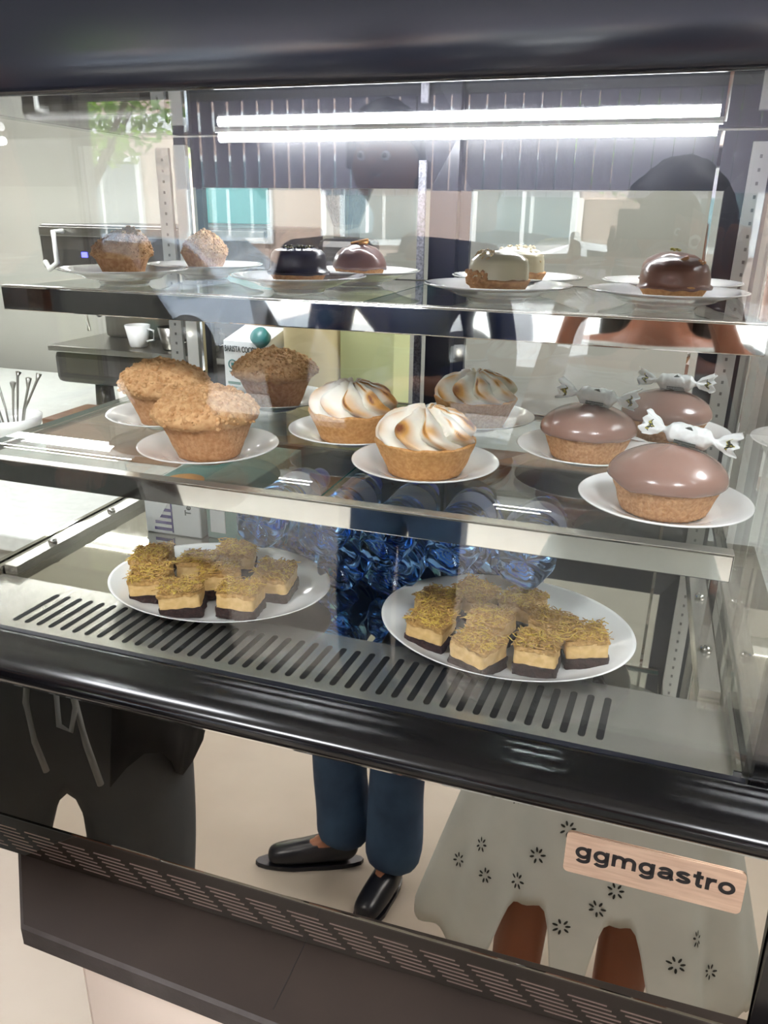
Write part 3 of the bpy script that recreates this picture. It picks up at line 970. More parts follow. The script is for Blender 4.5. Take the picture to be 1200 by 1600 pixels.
def mini_tart(kind, seed, label, loc, rz, group):
    rnd = random.Random(seed)
    names = {'dark': 'dark_chocolate_tart', 'orange': 'chocolate_tart', 'white': 'white_chocolate_tart', 'nutty': 'white_chocolate_tart', 'milk': 'chocolate_tart', 'gold': 'chocolate_tart'}
    t = empty(names[kind], loc, label, 'tart', group, rz)
    Rb, Rt, H = 0.0240, 0.0335, 0.0165
    b = MB(); cup_mb(b, Rb, Rt, H, 'crust_pale', 0, 0, seed, wall=0.004, fill=0.003, nn=96)
    b.build('tart_shell', t)
    off = Vector((seed * 3.3, seed, 1))
    b = MB()
    if kind == 'dark':
        prof = [(0.028, 0.0145), (0.0352, 0.0150), (0.0358, 0.0175), (0.0335, 0.0190), (0.0318, 0.021), (0.0312, 0.032), (0.030, 0.037), (0.0265, 0.0405), (0.018, 0.0425), (0, 0.043)]
        rough = 0.0006; m = 'dark'
    elif kind == 'orange':
        prof = [(0.026, 0.0140), (0.0345, 0.0150), (0.0350, 0.0175), (0.0340, 0.022), (0.0325, 0.027), (0.029, 0.0325), (0.022, 0.0385), (0.012, 0.0425), (0, 0.045)]
        rough = 0.0028; m = 'choc'
    elif kind in ('milk', 'gold'):
        prof = [(0.026, 0.0140), (0.0355, 0.0150), (0.0362, 0.0165), (0.0335, 0.0185), (0.0335, 0.026), (0.0325, 0.032), (0.029, 0.0375), (0.022, 0.0415), (0.012, 0.0440), (0, 0.045)]
        rough = 0.0018; m = 'choc' if kind == 'milk' else 'dark'
        if kind == 'gold': m = 'choc'
    else:
        prof = [(0.024, 0.0130), (0.0318, 0.0160), (0.0315, 0.022), (0.0312, 0.030), (0.0295, 0.037), (0.024, 0.042), (0.014, 0.0455), (0, 0.0465)]
        rough = 0.0010; m = 'white_cream'
    def fn(p, a, r, z):
        q = Vector((math.cos(a), math.sin(a), 0))
        k = 1 + rough * 14 * noise.noise(p * 38 + off) + 0.02 * noise.noise(q * 2 + off)
        return Vector((p.x * k, p.y * k, z + rough * noise.noise(p * 60 + off) + (0.001 * noise.noise(q * 3 + off) if z < 0.02 else 0)))
    pr2 = []
    for i in range(len(prof) - 1):
        for k in range(3):
            u = k / 3
            pr2.append((prof[i][0] * (1 - u) + prof[i + 1][0] * u, prof[i][1] * (1 - u) + prof[i + 1][1] * u))
    pr2.append(prof[-1])
    b.lathe(pr2, m, 72, fn=fn, cap0=False, cap1=False)
    if kind == 'white':     # a torn wall of crust clinging to one side
        for i in range(60):
            a = rnd.uniform(math.radians(190), math.radians(260))
            b.lump((0.032 * math.cos(a), 0.032 * math.sin(a), rnd.uniform(0.014, 0.026)), rnd.uniform(0.0015, 0.003), 'crust_pale', rnd)
    b.build({'dark': 'chocolate_coating', 'white': 'white_glaze', 'nutty': 'white_glaze'}.get(kind, 'chocolate_glaze'), t)
    b = MB()
    if kind == 'dark':
        for i in range(120):
            a = rnd.uniform(0, 6.28); r = 0.019 * math.sqrt(rnd.random())
            b.lump((r * math.cos(a), r * math.sin(a), 0.0435 + 0.0022 * (1 - r / 0.019) * rnd.random()), rnd.uniform(0.0008, 0.0018), rnd.choice(('pist', 'pist', 'print_gold')), rnd)
        b.build('pistachio_crumbs', t)
    elif kind == 'orange':
        for (x0, y0, x1, y1, dz) in ((-0.010, -0.004, 0.014, -0.008, 0.003), (0.002, -0.008, 0.011, -0.002, -0.001), (-0.002, 0.004, 0.010, 0.006, 0.0)):
            b.tube([(x0, y0, 0.044 + dz * 0.2), ((x0 + x1) / 2, (y0 + y1) / 2, 0.0455 + dz * 0.6), (x1, y1, 0.0465 + dz)], 0.0016, 'peel', 8)
        b.build('candied_peel', t)
    elif kind == 'milk':
        b.tube([(-0.012, -0.021, 0.0365), (-0.006, -0.020, 0.0395), (0.002, -0.017, 0.0415), (0.009, -0.014, 0.0450)], [0.0016, 0.0021, 0.0022, 0.0018], 'almond', 8)
        for p in ((0.020, -0.010, 0.041), (0.024, -0.008, 0.040), (0.022, -0.014, 0.039)):
            b.lump(p, 0.0024, 'almond', rnd)
        b.build('almond_pieces', t)
    elif kind == 'gold':
        for i in range(10):
            b.lump((rnd.uniform(-0.005, 0.005), rnd.uniform(-0.004, 0.004), 0.046 + rnd.uniform(0, 0.002)), 0.0016, 'print_gold', rnd)
        b.build('gold_crumbs', t)
    else:
        n = 46 if kind == 'nutty' else 26
        for i in range(n):
            if kind == 'nutty':
                a = rnd.uniform(0, 6.28); u = rnd.random(); r = 0.032 * math.sqrt(u)
                z = 0.0465 - 0.022 * u ** 2.2
            else:
                a = rnd.uniform(2.4, 4.6); u = rnd.uniform(0.25, 1.0); r = 0.029 * math.sqrt(u)
                z = 0.0465 - 0.013 * u ** 2.2
            b.lump((r * math.cos(a), r * math.sin(a), z), rnd.uniform(0.0014, 0.0028), 'nuts', rnd)
        b.build('chopped_nuts', t)
    return t


def brownie(seed, label, loc, rz, group, tilt=(0, 0), w=0.052, d=0.050):
    rnd = random.Random(seed)
    t = empty('layered_brownie', loc, label, 'cake', group, rz)
    t.rotation_euler = (tilt[0], tilt[1], rz)
    off = Vector((seed * 2.1, seed, 0))
    def slab(z0, z1, m, g, amp, res=14):
        b = MB(); bm = bmesh.new()
        bmesh.ops.create_cube(bm, size=1)
        bmesh.ops.subdivide_edges(bm, edges=bm.edges[:], cuts=res, use_grid_fill=True)
        for v in bm.verts:
            c = Vector((v.co.x * (w - g), v.co.y * (d - g), z0 + (v.co.z + .5) * (z1 - z0)))
            c += Vector((noise.noise(c * 140 + off), noise.noise(c * 140 - off), 0.6 * noise.noise(c * 120 + off * 2))) * amp
            # soften vertical corners
            k = (abs(v.co.x) * 2) ** 8 * (abs(v.co.y) * 2) ** 8
            c.x *= 1 - 0.04 * k; c.y *= 1 - 0.04 * k
            v.co = c
        b.frombm(bm, m, True)
        return b
    slab(0.0, 0.0125, 'brownie', 0.0, 0.0022).build('brownie_base', t)
    slab(0.0115, 0.0285, 'nutcream', 0.002, 0.0012).build('cream_layer', t)
    b = slab(0.0270, 0.0315, 'topcream', 0.0010, 0.0034)
    for i in range(26):
        b.lump((rnd.uniform(-w / 2, w / 2) * .92, rnd.uniform(-d / 2, d / 2) * .92, 0.0312), rnd.uniform(0.0016, 0.0036), 'topcream', rnd, 1, (1.3, 1.0, 0.6))
    for i in range(170):
        x = rnd.uniform(-w / 2, w / 2) * 0.97; y = rnd.uniform(-d / 2, d / 2) * 0.97
        a = rnd.gauss(0.4 + seed % 3, 1.0); L = rnd.uniform(0.006, 0.016); c = rnd.uniform(-0.5, 0.5)
        pts = []
        for k in range(4):
            u = k / 3 - 0.5
            pts.append((x + math.cos(a + c * u) * L * u, y + math.sin(a + c * u) * L * u, 0.0322 + rnd.uniform(0, 0.0034)))
        b.tube(pts, rnd.uniform(0.0004, 0.0007), rnd.choice(('strand', 'strand', 'strand2')), 5, caps=True)
    b.build('pastry_strand_topping', t)
    return t


# ---- placing: top shelf
PH = 0.0042     # plate well height
g1, g2, g3 = 'plates on the upper shelf', 'plates on the lower shelf', 'platters on the case floor'
ZT1, ZT2 = T1 + 0.0005, T2 + 0.0005
row_top = [
    (-0.611, 0.840, 'muffinA', 'white plate under the small crumble muffin at the left end of the upper shelf'),
    (-0.574, 0.970, 'muffinB', 'white plate behind, under the second small crumble muffin of the upper shelf'),
    (-0.379, 0.842, 'dark', 'white plate under the dark chocolate tart with green crumbs'),
    (-0.351, 0.968, 'orange', 'white plate under the chocolate tart with orange peel'),
    (-0.150, 0.838, 'white', 'white plate in front, under the smooth white glazed tart'),
    (-0.151, 0.968, 'nutty', 'white plate behind, under the nut covered white tart'),
    (0.018, 0.848, 'milk', 'white plate under the chocolate tart with an almond sliver, upper shelf'),
    (0.024, 0.975, 'gold', 'white plate behind, under the chocolate tart with a gold nugget'),
]
gp = 'small pastries on the upper shelf'
for x, y, k, lab in row_top:
    plate(x, y, ZT1, lab, g1)
    z = ZT1 + PH
    if k == 'muffinA':
        crumble_muffin('crumble_muffin', 21, 0.64, 'small torn crumble muffin at the left end of the upper shelf', 'muffin', gp, (x, y, z), 0.4, (0.25, 0), 0.040, spread=1.0)
    elif k == 'muffinB':
        crumble_muffin('crumble_muffin', 22, 0.58, 'small peaked crumble muffin on the rear plate beside the left upright', 'muffin', gp, (x, y, z), 1.4, (0.1, 0), 0.046, spread=0.94)
    else:
        mini_tart(k, {'dark': 1, 'orange': 2, 'white': 3, 'nutty': 4, 'milk': 5, 'gold': 6}[k],
                  {'dark': 'dark glossy chocolate tart topped with green gold crumbs', 'orange': 'brown chocolate tart topped with candied orange peel sticks',
                   'white': 'smooth white glazed tart with broken crust, front of the pair', 'nutty': 'white glazed tart covered in chopped nuts, behind the smooth one',
                   'milk': 'brown chocolate tart with a long almond sliver on top', 'gold': 'glossy chocolate tart with a gold nugget, mostly hidden behind another'}[k],
                  (x + (0.006 if k == 'milk' else 0), y, z), 0.0, gp)
# ---- lower shelf
big = [
    (-0.563, 0.838, 'c', 31, 'white plate under the crumble muffin furthest from the camera, left side', 'crumble muffin with a broad domed top, leftmost of the three', (-0.18, 0), 0.3),
    (-0.441, 0.728, 'c', 32, 'white plate in front, under the tall torn crumble muffin', 'crumble muffin with steep torn sides, at the front of the lower shelf', (0.25, 0.1), 2.1),
    (-0.478, 0.975, 'c', 33, 'white plate under the crumble muffin in front of the coconut carton', 'golden crumble muffin standing in front of the coconut drink carton', (0.0, 0), 4.0),
    (-0.316, 0.850, 'm', 41, 'white plate under the meringue tart with two large toasted curls', 'toasted meringue tart, left and middle of the three meringue tarts', None, 0.5),
    (-0.200, 0.755, 'm', 42, 'white plate under the front meringue tart at the shelf edge', 'toasted meringue tart standing at the shelf edge, nearest of the three', None, 2.0),
    (-0.193, 0.970, 'm', 43, 'white plate under the rear meringue tart before the door frame', 'toasted meringue tart at the back, in front of the black door frame', None, 3.4),
    (-0.044, 0.872, 'k', 51, 'white plate under the left one of three smooth chocolate tarts', 'smooth chocolate tart, leftmost of the three with wrapped candies', None, 0.2),
    (0.040, 0.985, 'k', 52, 'white plate under the rear chocolate tart beside the right upright', 'smooth chocolate tart at the back beside the right upright', None, 1.3),
    (0.038, 0.722, 'k', 53, 'white plate under the largest looking chocolate tart at the shelf edge', 'smooth chocolate tart standing at the front edge of the lower shelf', None, 2.7),
]
for x, y, k, sd_, lp, lt, lean, rz in big:
    plate(x, y, ZT2, lp, g2)
    z = ZT2 + PH
    if k == 'c':
        crumble_muffin('crumble_muffin', sd_, 1.0, lt, 'muffin', 'crumble muffins on the lower shelf', (x, y, z), rz, lean, 0.029 if sd_ != 32 else 0.026, spread=1.03)
    elif k == 'm':
        meringue_tart('meringue_tart', sd_, lt, (x, y, z), rz, 'meringue tarts on the lower shelf')
    else:
        choc_tart('chocolate_tart', sd_, lt, (x, y, z), rz, 'chocolate tarts on the lower shelf')
zc = ZT2 + PH + 0.0625 + 0.0080
gc = 'wrapped candies on the chocolate tarts'
candy(3, 'white wrapped candy lying across the leftmost smooth chocolate tart', (-0.038, 0.866, zc), -0.12, (0, 0.06), gc)
candy(4, 'white wrapped candy on the rear smooth chocolate tart', (0.046, 0.985, zc), -0.05, (0, 0.02), gc)
candy(5, 'white wrapped candy tilted on the front smooth chocolate tart', (0.052, 0.733, zc - 0.001), -0.30, (0, 0.10), gc)

# ---- platters with brownies
P1, P2 = (-0.456, 0.756), (-0.105, 0.768)
o = platter_mb(0.139, 0.108).build('oval_platter', None, (P1[0], P1[1], DK + 0.0010), math.radians(4)); tag(o, 'oval white platter under the eight brownies beside the carton', 'plate', g3)
o = platter_mb(0.141, 0.116).build('oval_platter', None, (P2[0], P2[1], DK + 0.0010), math.radians(-4)); tag(o, 'oval white platter under nine brownies at the right', 'plate', g3)


def unproj(px, py, z):
    """point of the photograph -> the place at height z (used once to read positions off the photo)"""
    r = RC @ Vector((px - 600, -(py - 800), -FPX))
    k = (z - EYE) / r.z
    return r.x * k, r.y * k


zt = DK + 0.0066 + 0.033
gb = 'brownies on the platters'
left = [(240, 863, 20, 'left platter, rear brownie beside the milk carton'), (238, 893, 24, 'left platter, brownie with the dark base showing, leftmost'),
        (285, 916, 24, 'left platter, front brownie with a square corner towards the glass'), (312, 873, 14, 'left platter, brownie in the middle of the rear row'),
        (345, 890, 30, 'left platter, brownie buried in the middle of the pile'), (375, 918, 5, 'left platter, front brownie with the brightest yellow strands'),
        (368, 857, 22, 'left platter, rearmost brownie with a tall golden top'), (430, 890, 12, 'left platter, brownie at the right end')]
right = [(673, 962, -10, 'right platter, orange toned brownie at the left end'), (683, 934, -20, 'right platter, brownie behind the orange toned one'),
         (742, 920, -25, 'right platter, rearmost brownie with green tinged strands'), (818, 934, -14, 'right platter, brownie at the back of the right half'),
         (770, 963, -18, 'right platter, brownie in the middle of the pile'), (748, 1000, -24, 'right platter, front brownie left of the centre'),
         (842, 1003, -8, 'right platter, front brownie with a straight cut face'), (862, 968, -20, 'right platter, brownie behind the front row on the right'),
         (916, 990, 12, 'right platter, front brownie at the right end')]
rnd = random.Random(8)
for lst, w in ((left, 0.048), (right, 0.0465)):
    for i, (px, py, ang, lab) in enumerate(lst):
        x, y = unproj(px, py, zt)
        brownie(60 + i + int(px), lab, (x, y, DK + 0.0088), math.radians(ang + rnd.uniform(-8, 8)), gb, (rnd.uniform(-.10, .10), rnd.uniform(-.10, .10)), w * rnd.uniform(0.94, 1.05), w * rnd.uniform(0.90, 1.0))


# ================================================================ BOTTLES AND CARTONS AT THE BACK OF THE CASE
def bottle_proto():
    t = empty('water_bottle', (0, 0, 0), '', 'bottle')
    b = MB()
    R = 0.0320
    prof = [(0, 0.010), (0.010, 0.006), (0.018, 0.001), (0.024, 0.0), (0.0300, 0.006), (R, 0.016), (R, 0.03)]
    for k in range(5):
        z0 = 0.034 + k * 0.010
        prof += [(R, z0), (R - 0.0018, z0 + 0.003), (R - 0.0018, z0 + 0.004), (R, z0 + 0.007)]
    prof += [(R - 0.001, 0.088), (R - 0.001, 0.128), (R, 0.130), (R, 0.142), (0.030, 0.152), (0.022, 0.168), (0.0135, 0.180), (0.0125, 0.186)]
    def fn(p, a, r, z):
        if z < 0.02 and r > 0.004:
            c = math.cos(5 * a)
            k = 1 + 0.05 * c * (r / R)
            return Vector((p.x * k, p.y * k, z + 0.0055 * (1 - c) * 0.5 * math.sin(min(1, r / R) * math.pi) + 0.0012 * noise.noise(p * 160)))
        if 0.03 < z < 0.15:
            q = 1 + 0.02 * noise.noise(Vector((p.x * 50, p.y * 50, z * 90)))
            return Vector((p.x * q, p.y * q, z))
        return p
    T = Matrix.Rotation(-math.pi / 2, 4, 'X')      # axis to +Y, foot facing -Y
    b.lathe(prof, 'pet', 60, T=T, fn=fn, cap0=False)
    b.build('body', t)
    b = MB(); b.lathe([(R - 0.0006, 0.090), (R - 0.0002, 0.092), (R - 0.0002, 0.126), (R - 0.0006, 0.128)], 'label', 48, T=T, cap0=False, cap1=False)
    b.build('label_band', t)
    b = MB(); b.lathe([(0.0145, 0.186), (0.0150, 0.188), (0.0150, 0.199), (0.0140, 0.200)], 'bottlecap', 32, T=T)
    b.build('cap', t)
    return t


bots_low = [(-0.463, 0.878, 'lower row, left end, behind the left platter'), (-0.394, 0.872, 'lower row, behind the rim of the left platter'), (-0.324, 0.812, 'lower row, first clear one right of the left platter'), (-0.256, 0.812, 'lower row, second clear one beside the right platter'), (-0.188, 0.900, 'lower row, behind the left end of the right platter'), (-0.120, 0.905, 'lower row, behind the middle of the right platter')]
bots_up = [(-0.418, 0.782, 'upper row, leftmost above the left platter'), (-0.336, 0.784, 'upper row, second from the left'), (-0.256, 0.780, 'upper row, middle of the five'), (-0.177, 0.784, 'upper row, above the rim of the right platter'), (-0.092, 0.780, 'upper row, last at the right end')]
proto = bottle_proto()
first = True
gbt = 'blue water bottles lying in the case'
for lst, z in ((bots_low, DK + 0.0328), (bots_up, DK + 0.0895)):
    for i, (x, y, lab) in enumerate(lst):
        o = proto if first else copy_tree(proto)
        first = False
        o.location = (x, y, z)
        o.rotation_euler = (0, 0, 0) if i % 2 else (0, 0, -0.02)
        tag(o, 'blue water bottle lying, ' + lab, 'bottle', gbt)

# lying drink carton, gable foot facing the viewer
t = empty('drink_carton', (-0.618, 0.905, DK + 0.0004), 'white drink carton lying on the case floor with purple stripes', 'carton', None, 0.02)
b = MB(); b.bbox(-0.045, 0.047, 0, 0.185, 0, 0.072, 'cartonw', 0.002); b.build('box', t)
b = MB()
b.prism([(-0.043, 0.070), (0.0, 0.070), (0.0, 0.056), (-0.020, 0.026), (-0.043, 0.022)], 0, 0.0012, 'cartonw', T=FACE_FRONT @ Matrix.Translation((0, 0, 0.0002)))
b.build('folded_flap', t)
b = MB()
for k in range(4):
    b.box(-0.030 + k * 0.002, 0.0, -0.0008, 0.0005, 0.006 + k * 0.010, 0.0105 + k * 0.010, 'purple')
b.box(-0.001, 0.001, -0.0008, 0.0005, 0.004, 0.05, 'purple')
b.build('striped_print', t)
text('lettering', 'Tetra', 0.014, 'ink', t, Matrix.Translation((0.032, -0.0003, 0.034)) @ FACE_FRONT @ Matrix.Rotation(math.pi / 2, 4, 'Z'), bold=0.0002)
b = MB(); b.prism([(0, 0), (0.012, 0), (0.006, 0.009)], 0, 0.0006, 'ink', T=Matrix.Translation((0.018, -0.0001, 0.058)) @ FACE_FRONT); b.build('triangle_mark', t)
b = MB(); b.box(-0.040, 0.044, 0.004, 0.18, 0.072, 0.0724, 'teal')
b.lathe([(0.03, 0.0724), (0.03, 0.0729)], 'orange', 36, T=Matrix.Translation((0.0, 0.04, 0)))
b.build('top_print', t)
t = empty('drink_carton', (-0.532, 0.915, DK + 0.0004), 'grey and white drink carton lying beside the purple striped carton', 'carton')
b = MB(); b.bbox(-0.035, 0.035, 0, 0.185, 0, 0.090, 'cartong', 0.002); b.build('box', t)
b = MB(); b.bbox(-0.028, -0.004, -0.0010, 0.001, 0.01, 0.08, 'cartonw', 0.0004); b.build('printed_panel', t)

# ================================================================ BEHIND THE CASE
WT = Z(-0.66)
t = empty('back_worktop', (-1.2, 2.2, 0), 'pale back counter running along behind the display case', 'counter')
b = MB(); b.bbox(-2.6, 2.0, -0.98, 0.55, WT - 0.04, WT, 'work', 0.004); b.build('worktop', t)
b = MB(); b.box(-2.55, 1.95, -0.95, 0.52, 0, WT - 0.04, 'wall'); b.build('base', t)
# riser with the tall carton and canisters
RZ = Z(-0.44)
t = empty('riser_shelf', (-0.40, 1.38, WT), 'narrow wooden stand behind the case carrying the carton and the canister', 'shelf')
b = MB(); b.bbox(-0.42, 0.42, -0.13, 0.13, RZ - 0.02 - WT, RZ - WT, 'wood', 0.002); b.build('board', t)
for x in (-0.38, 0.38):
    b = MB(); b.box(x - 0.02, x + 0.02, -0.11, 0.11, 0.0, RZ - 0.02 - WT, 'wood'); b.build('leg', t)

t = empty('coconut_drink_carton', (-0.683, 1.315, RZ), 'tall white coconut drink carton with teal cap standing behind the case', 'carton', None, -0.12)
b = MB()
w, d, h = 0.046, 0.036, 0.220
vs = [(-w, -d, 0), (w, -d, 0), (w, d, 0), (-w, d, 0), (-w, -d, h), (w, -d, h), (w, d, h), (-w, d, h), (-w, d, h + 0.020), (w, d, h + 0.020)]
b.add(vs, [(0, 1, 5, 4), (1, 2, 6, 5), (2, 3, 7, 6), (3, 0, 4, 7), (4, 5, 9, 8), (5, 6, 9), (6, 7, 8, 9), (7, 4, 8), (0, 3, 2, 1)], 'cartonw')
b.build('box', t)
text('lettering', 'BARISTA COCONUT', 0.0150, 'ink', t, Matrix.Translation((-0.0445, -d - 0.0003, h - 0.019)) @ FACE_FRONT, bold=0.0003, sx=0.62)
b = MB()
for k, x in enumerate((-0.028, -0.002, 0.024)):
    b.lathe([(0.0095, 0), (0.0095, 0.0006), (0.0075, 0.0006), (0.0075, 0)], 'teal', 28, T=Matrix.Translation((x, -d - 0.0002, h - 0.043)) @ FACE_FRONT, cap0=False, cap1=False)
    b.box(x - 0.003, x + 0.003, -d - 0.0006, -d, h - 0.046, h - 0.040, 'teal')
    b.box(x - 0.008, x + 0.008, -d - 0.0006, -d, h - 0.058, h - 0.0555, 'cartong')
for k in range(6):
    b.box(-0.040, -0.012, -d - 0.0006, -d, h - 0.080 - k * 0.009, h - 0.075 - k * 0.009, 'cartong')
b.build('printed_front', t)
b = MB(); b.lathe([(0.017, 0), (0.017, 0.016), (0.015, 0.018)], 'teal_dk', 32, T=Matrix.Translation((0.036, -d + 0.006, h + 0.006)) @ Matrix.Rotation(0.9, 4, 'X')); b.build('cap', t)

t = empty('storage_canister', (-0.570, 1.335, RZ), 'tall cream yellow canister standing right of the coconut carton', 'canister')
b = MB(); b.lathe([(0.056, 0), (0.058, 0.004), (0.058, 0.285), (0.056, 0.29)], 'cream', 48); b.build('body', t)
b = MB(); b.lathe([(0.059, 0.285), (0.060, 0.287), (0.060, 0.305), (0.056, 0.308), (0, 0.308)], 'cartonw', 48); b.build('lid', t)
t = empty('cardboard_box', (-0.462, 1.36, RZ), 'tall yellow green box right of the cream canister', 'box')
b = MB(); b.bbox(-0.050, 0.052, -0.05, 0.05, 0, 0.31, 'lemon', 0.002); b.build('box', t)
b = MB(); b.box(-0.050, 0.052, -0.003, 0.003, 0.3100, 0.3105, 'cartonw'); b.build('tape', t)

M['added_uplight'] = mat('uplight diffuser', (255, 255, 255), 0.5, 0, emit=(255, 252, 240), estr=20.0)  # glow for the added strip on top of the linear lamp
# espresso machine
t = empty('espresso_machine', (-1.45, 2.25, WT), 'steel espresso machine with a dark panel on the back counter', 'coffee machine')
b = MB()
b.bbox(-0.36, 0.42, -0.20, 0.25, 0.235, 0.255, 'steel_dull', 0.004)
b.bbox(-0.36, 0.42, -0.18, 0.25, 0.13, 0.235, 'steel_dark', 0.02)
b.bbox(-0.30, 0.40, 0.02, 0.25, 0.255, 0.50, 'steel_dull', 0.01)
b.build('body', t)
b = MB(); b.bbox(-0.37, 0.42, -0.16, 0.25, 0.485, 0.62, 'steel_dark', 0.012); b.build('head', t)
b = MB(); b.bbox(-0.36, 0.41, -0.168, -0.158, 0.585, 0.612, 'steel_dull', 0.002); b.build('top_trim', t)
b = MB(); b.box(-0.215, -0.195, -0.163, -0.158, 0.525, 0.540, 'blue_led'); b.build('indicator_light', t)
b = MB(); b.tube([(-0.27, -0.165, 0.60), (-0.27, -0.21, 0.60), (-0.27, -0.21, 0.51), (-0.30, -0.21, 0.49), (-0.33, -0.19, 0.51)], 0.008, 'pale_strip', 10); b.build('steam_handle', t)
for x in (-0.10, 0.15):
    b = MB(); b.lathe([(0.035, 0.40), (0.035, 0.47), (0.045, 0.49)], 'steel_dull', 28, T=Matrix.Translation((x, -0.08, 0)))
    b.tube([(x, -0.11, 0.41), (x - 0.02, -0.24, 0.37)], 0.013, 'black', 10); b.build('group_head', t)
b = MB(); b.tube([(-0.22, -0.10, 0.49), (-0.25, -0.14, 0.40), (-0.23, -0.15, 0.30)], 0.006, 'chrome', 8); b.build('steam_wand', t)
for x, y in ((-0.22, -0.12), (0.30, -0.12), (-0.22, 0.2), (0.30, 0.2)):
    b = MB(); b.lathe([(0.035, 0.0), (0.028, 0.13)], 'steel_dark', 20, T=Matrix.Translation((x, y, 0))); b.build('leg', t)
cupsp = [(-1.52, 2.13, 'cup', 'small white cup on the espresso machine tray'), (-1.40, 2.13, 'milk_jug', 'steel milk jug on the machine tray beside the cup'), (-1.27, 2.14, 'milk_jug', 'second steel milk jug near the right end of the tray')]
for x, y, kd, lab in cupsp:
    t = empty(kd, (x, y, WT + 0.255), lab, 'cup' if kd == 'cup' else 'jug')
    mm = 'china' if kd == 'cup' else 'steel_dull'
    b = MB(); b.lathe([(0.024, 0), (0.028, 0.004), (0.040, 0.07), (0.038, 0.07), (0.026, 0.008), (0, 0.006)], mm, 32); b.build('body', t)
    b = MB(); b.tube([(0.036, 0, 0.06), (0.058, 0, 0.055), (0.058, 0, 0.025), (0.032, 0, 0.02)], 0.004, mm, 8); b.build('handle', t)
t = empty('serving_board', (-1.45, 1.86, WT), 'brown wooden box in front of the espresso machine', 'box')
b = MB(); b.bbox(-0.16, 0.30, -0.10, 0.10, 0, 0.10, 'wood', 0.004); b.build('box', t)
# grinder
t = empty('coffee_grinder', (-0.78, 2.05, WT), 'black coffee grinder with bean filled hopper seen through the back door', 'coffee grinder')
b = MB(); b.bbox(-0.09, 0.09, -0.12, 0.12, 0, 0.03, 'steel_dark', 0.005); b.bbox(-0.065, 0.065, -0.06, 0.10, 0.03, 0.60, 'steel_dark', 0.02); b.build('body', t)
b = MB(); b.tube([(0, -0.06, 0.33), (0, -0.13, 0.30)], 0.022, 'black', 14); b.build('spout', t)
b = MB(); b.lathe([(0.035, 0.60), (0.036, 0.63), (0.078, 0.74), (0.078, 0.78), (0.075, 0.78), (0.075, 0.74), (0.033, 0.63), (0.0, 0.62)], 'smoke', 40, cap0=False, cap1=False)
hp_ = b.build('hopper', t)
b = MB(); b.lathe([(0.0, 0.635), (0.034, 0.636), (0.072, 0.735), (0.070, 0.748), (0, 0.756)], 'bean', 40, cap0=False, cap1=False); sub(b, 'coffee_beans', hp_)
# bowl of cutlery
t = empty('cutlery_bowl', (-1.76, 1.80, WT), 'white bowl holding upright metal cutlery on the back counter', 'bowl')
b = MB(); b.lathe([(0.04, 0), (0.045, 0.004), (0.085, 0.06), (0.09, 0.085), (0.086, 0.085), (0.075, 0.055), (0.035, 0.008), (0, 0.006)], 'china', 40, cap1=False); b.build('bowl', t)
rnd = random.Random(4)
for k in range(8):
    a = k * math.pi / 4 + 0.2; q = 0.070 + 0.02 * (k % 2)
    o = MB(); o.tube([(0.022 * math.cos(a), 0.022 * math.sin(a), 0.014), (0.045 * math.cos(a), 0.045 * math.sin(a), 0.10), (q * math.cos(a), q * math.sin(a), 0.17 + 0.01 * (k % 3)), (q * 1.1 * math.cos(a), q * 1.1 * math.sin(a), 0.20)], [0.0025, 0.003, 0.004, 0.009], 'steel_dull', 8)
    o = o.build('spoon', None, (-1.76, 1.80, WT)); tag(o, 'metal spoon standing in the white cutlery bowl', 'spoon', 'spoons in the cutlery bowl')
# teal sign on the wall and lamp
b = MB(); b.bbox(-1.78, -1.42, 2.885, 2.899, Z(-0.04), Z(0.115), 'teal', 0.003)
tag(b.build('wall_sign'), 'plain teal board on the wall behind the case', 'sign')
t = empty('linear_lamp', (-2.35, 2.3, 3.0), 'long white linear lamp hanging over the back counter', 'lamp')
b = MB(); b.bbox(-0.9, 2.22, -0.03, 0.03, -3.0 + Z(0.295), -3.0 + Z(0.325), 'pale_strip', 0.003); b.build('housing', t)  # lengthened to the right to carry the added upward strip
b = MB(); b.box(-0.88, 0.76, -0.025, 0.025, -3.0 + Z(0.289), -3.0 + Z(0.295), 'white_led'); b.build('diffuser', t)
b = MB(); b.box(-0.88, 2.2, -0.025, 0.025, -3.0 + Z(0.325), -3.0 + Z(0.329), 'added_uplight'); b.build('added_uplight_strip', t)  # unseen strip, added to wash the upper wall and ceiling with light
for x in (-0.7, 0.6):
    b = MB(); b.tube([(x, 0, -3.0 + Z(0.325)), (x, 0, 0)], 0.003, 'black', 6); b.build('cable', t)
# unseen ceiling panels, added as fill light for the case and floor
M['panel'] = mat('added fill light diffuser', (255, 255, 255), 0.5, 0, emit=(248, 250, 255), estr=24.0)  # glow of the added ceiling panels
for i, (x, y) in enumerate(((0.75, -0.9), (-1.45, 0.75), (1.3, 1.2), (-1.15, -0.95))):
    t = empty('added_ceiling_light', (x, y, 3.0), ['unseen square fill light added above and right of the customers', 'unseen square fill light added over the left side of the counter', 'unseen square fill light added on the right side of the bar', 'unseen square fill light added above and left of the customers'][i], 'lamp', 'added square fill lights')
    b = MB(); b.box(-0.32, 0.32, -0.32, 0.32, -0.03, 0.0, 'pale_strip'); b.build('frame', t)
    b = MB(); b.box(-0.30, 0.30, -0.30, 0.30, -0.034, -0.030, 'panel'); b.build('diffuser', t)

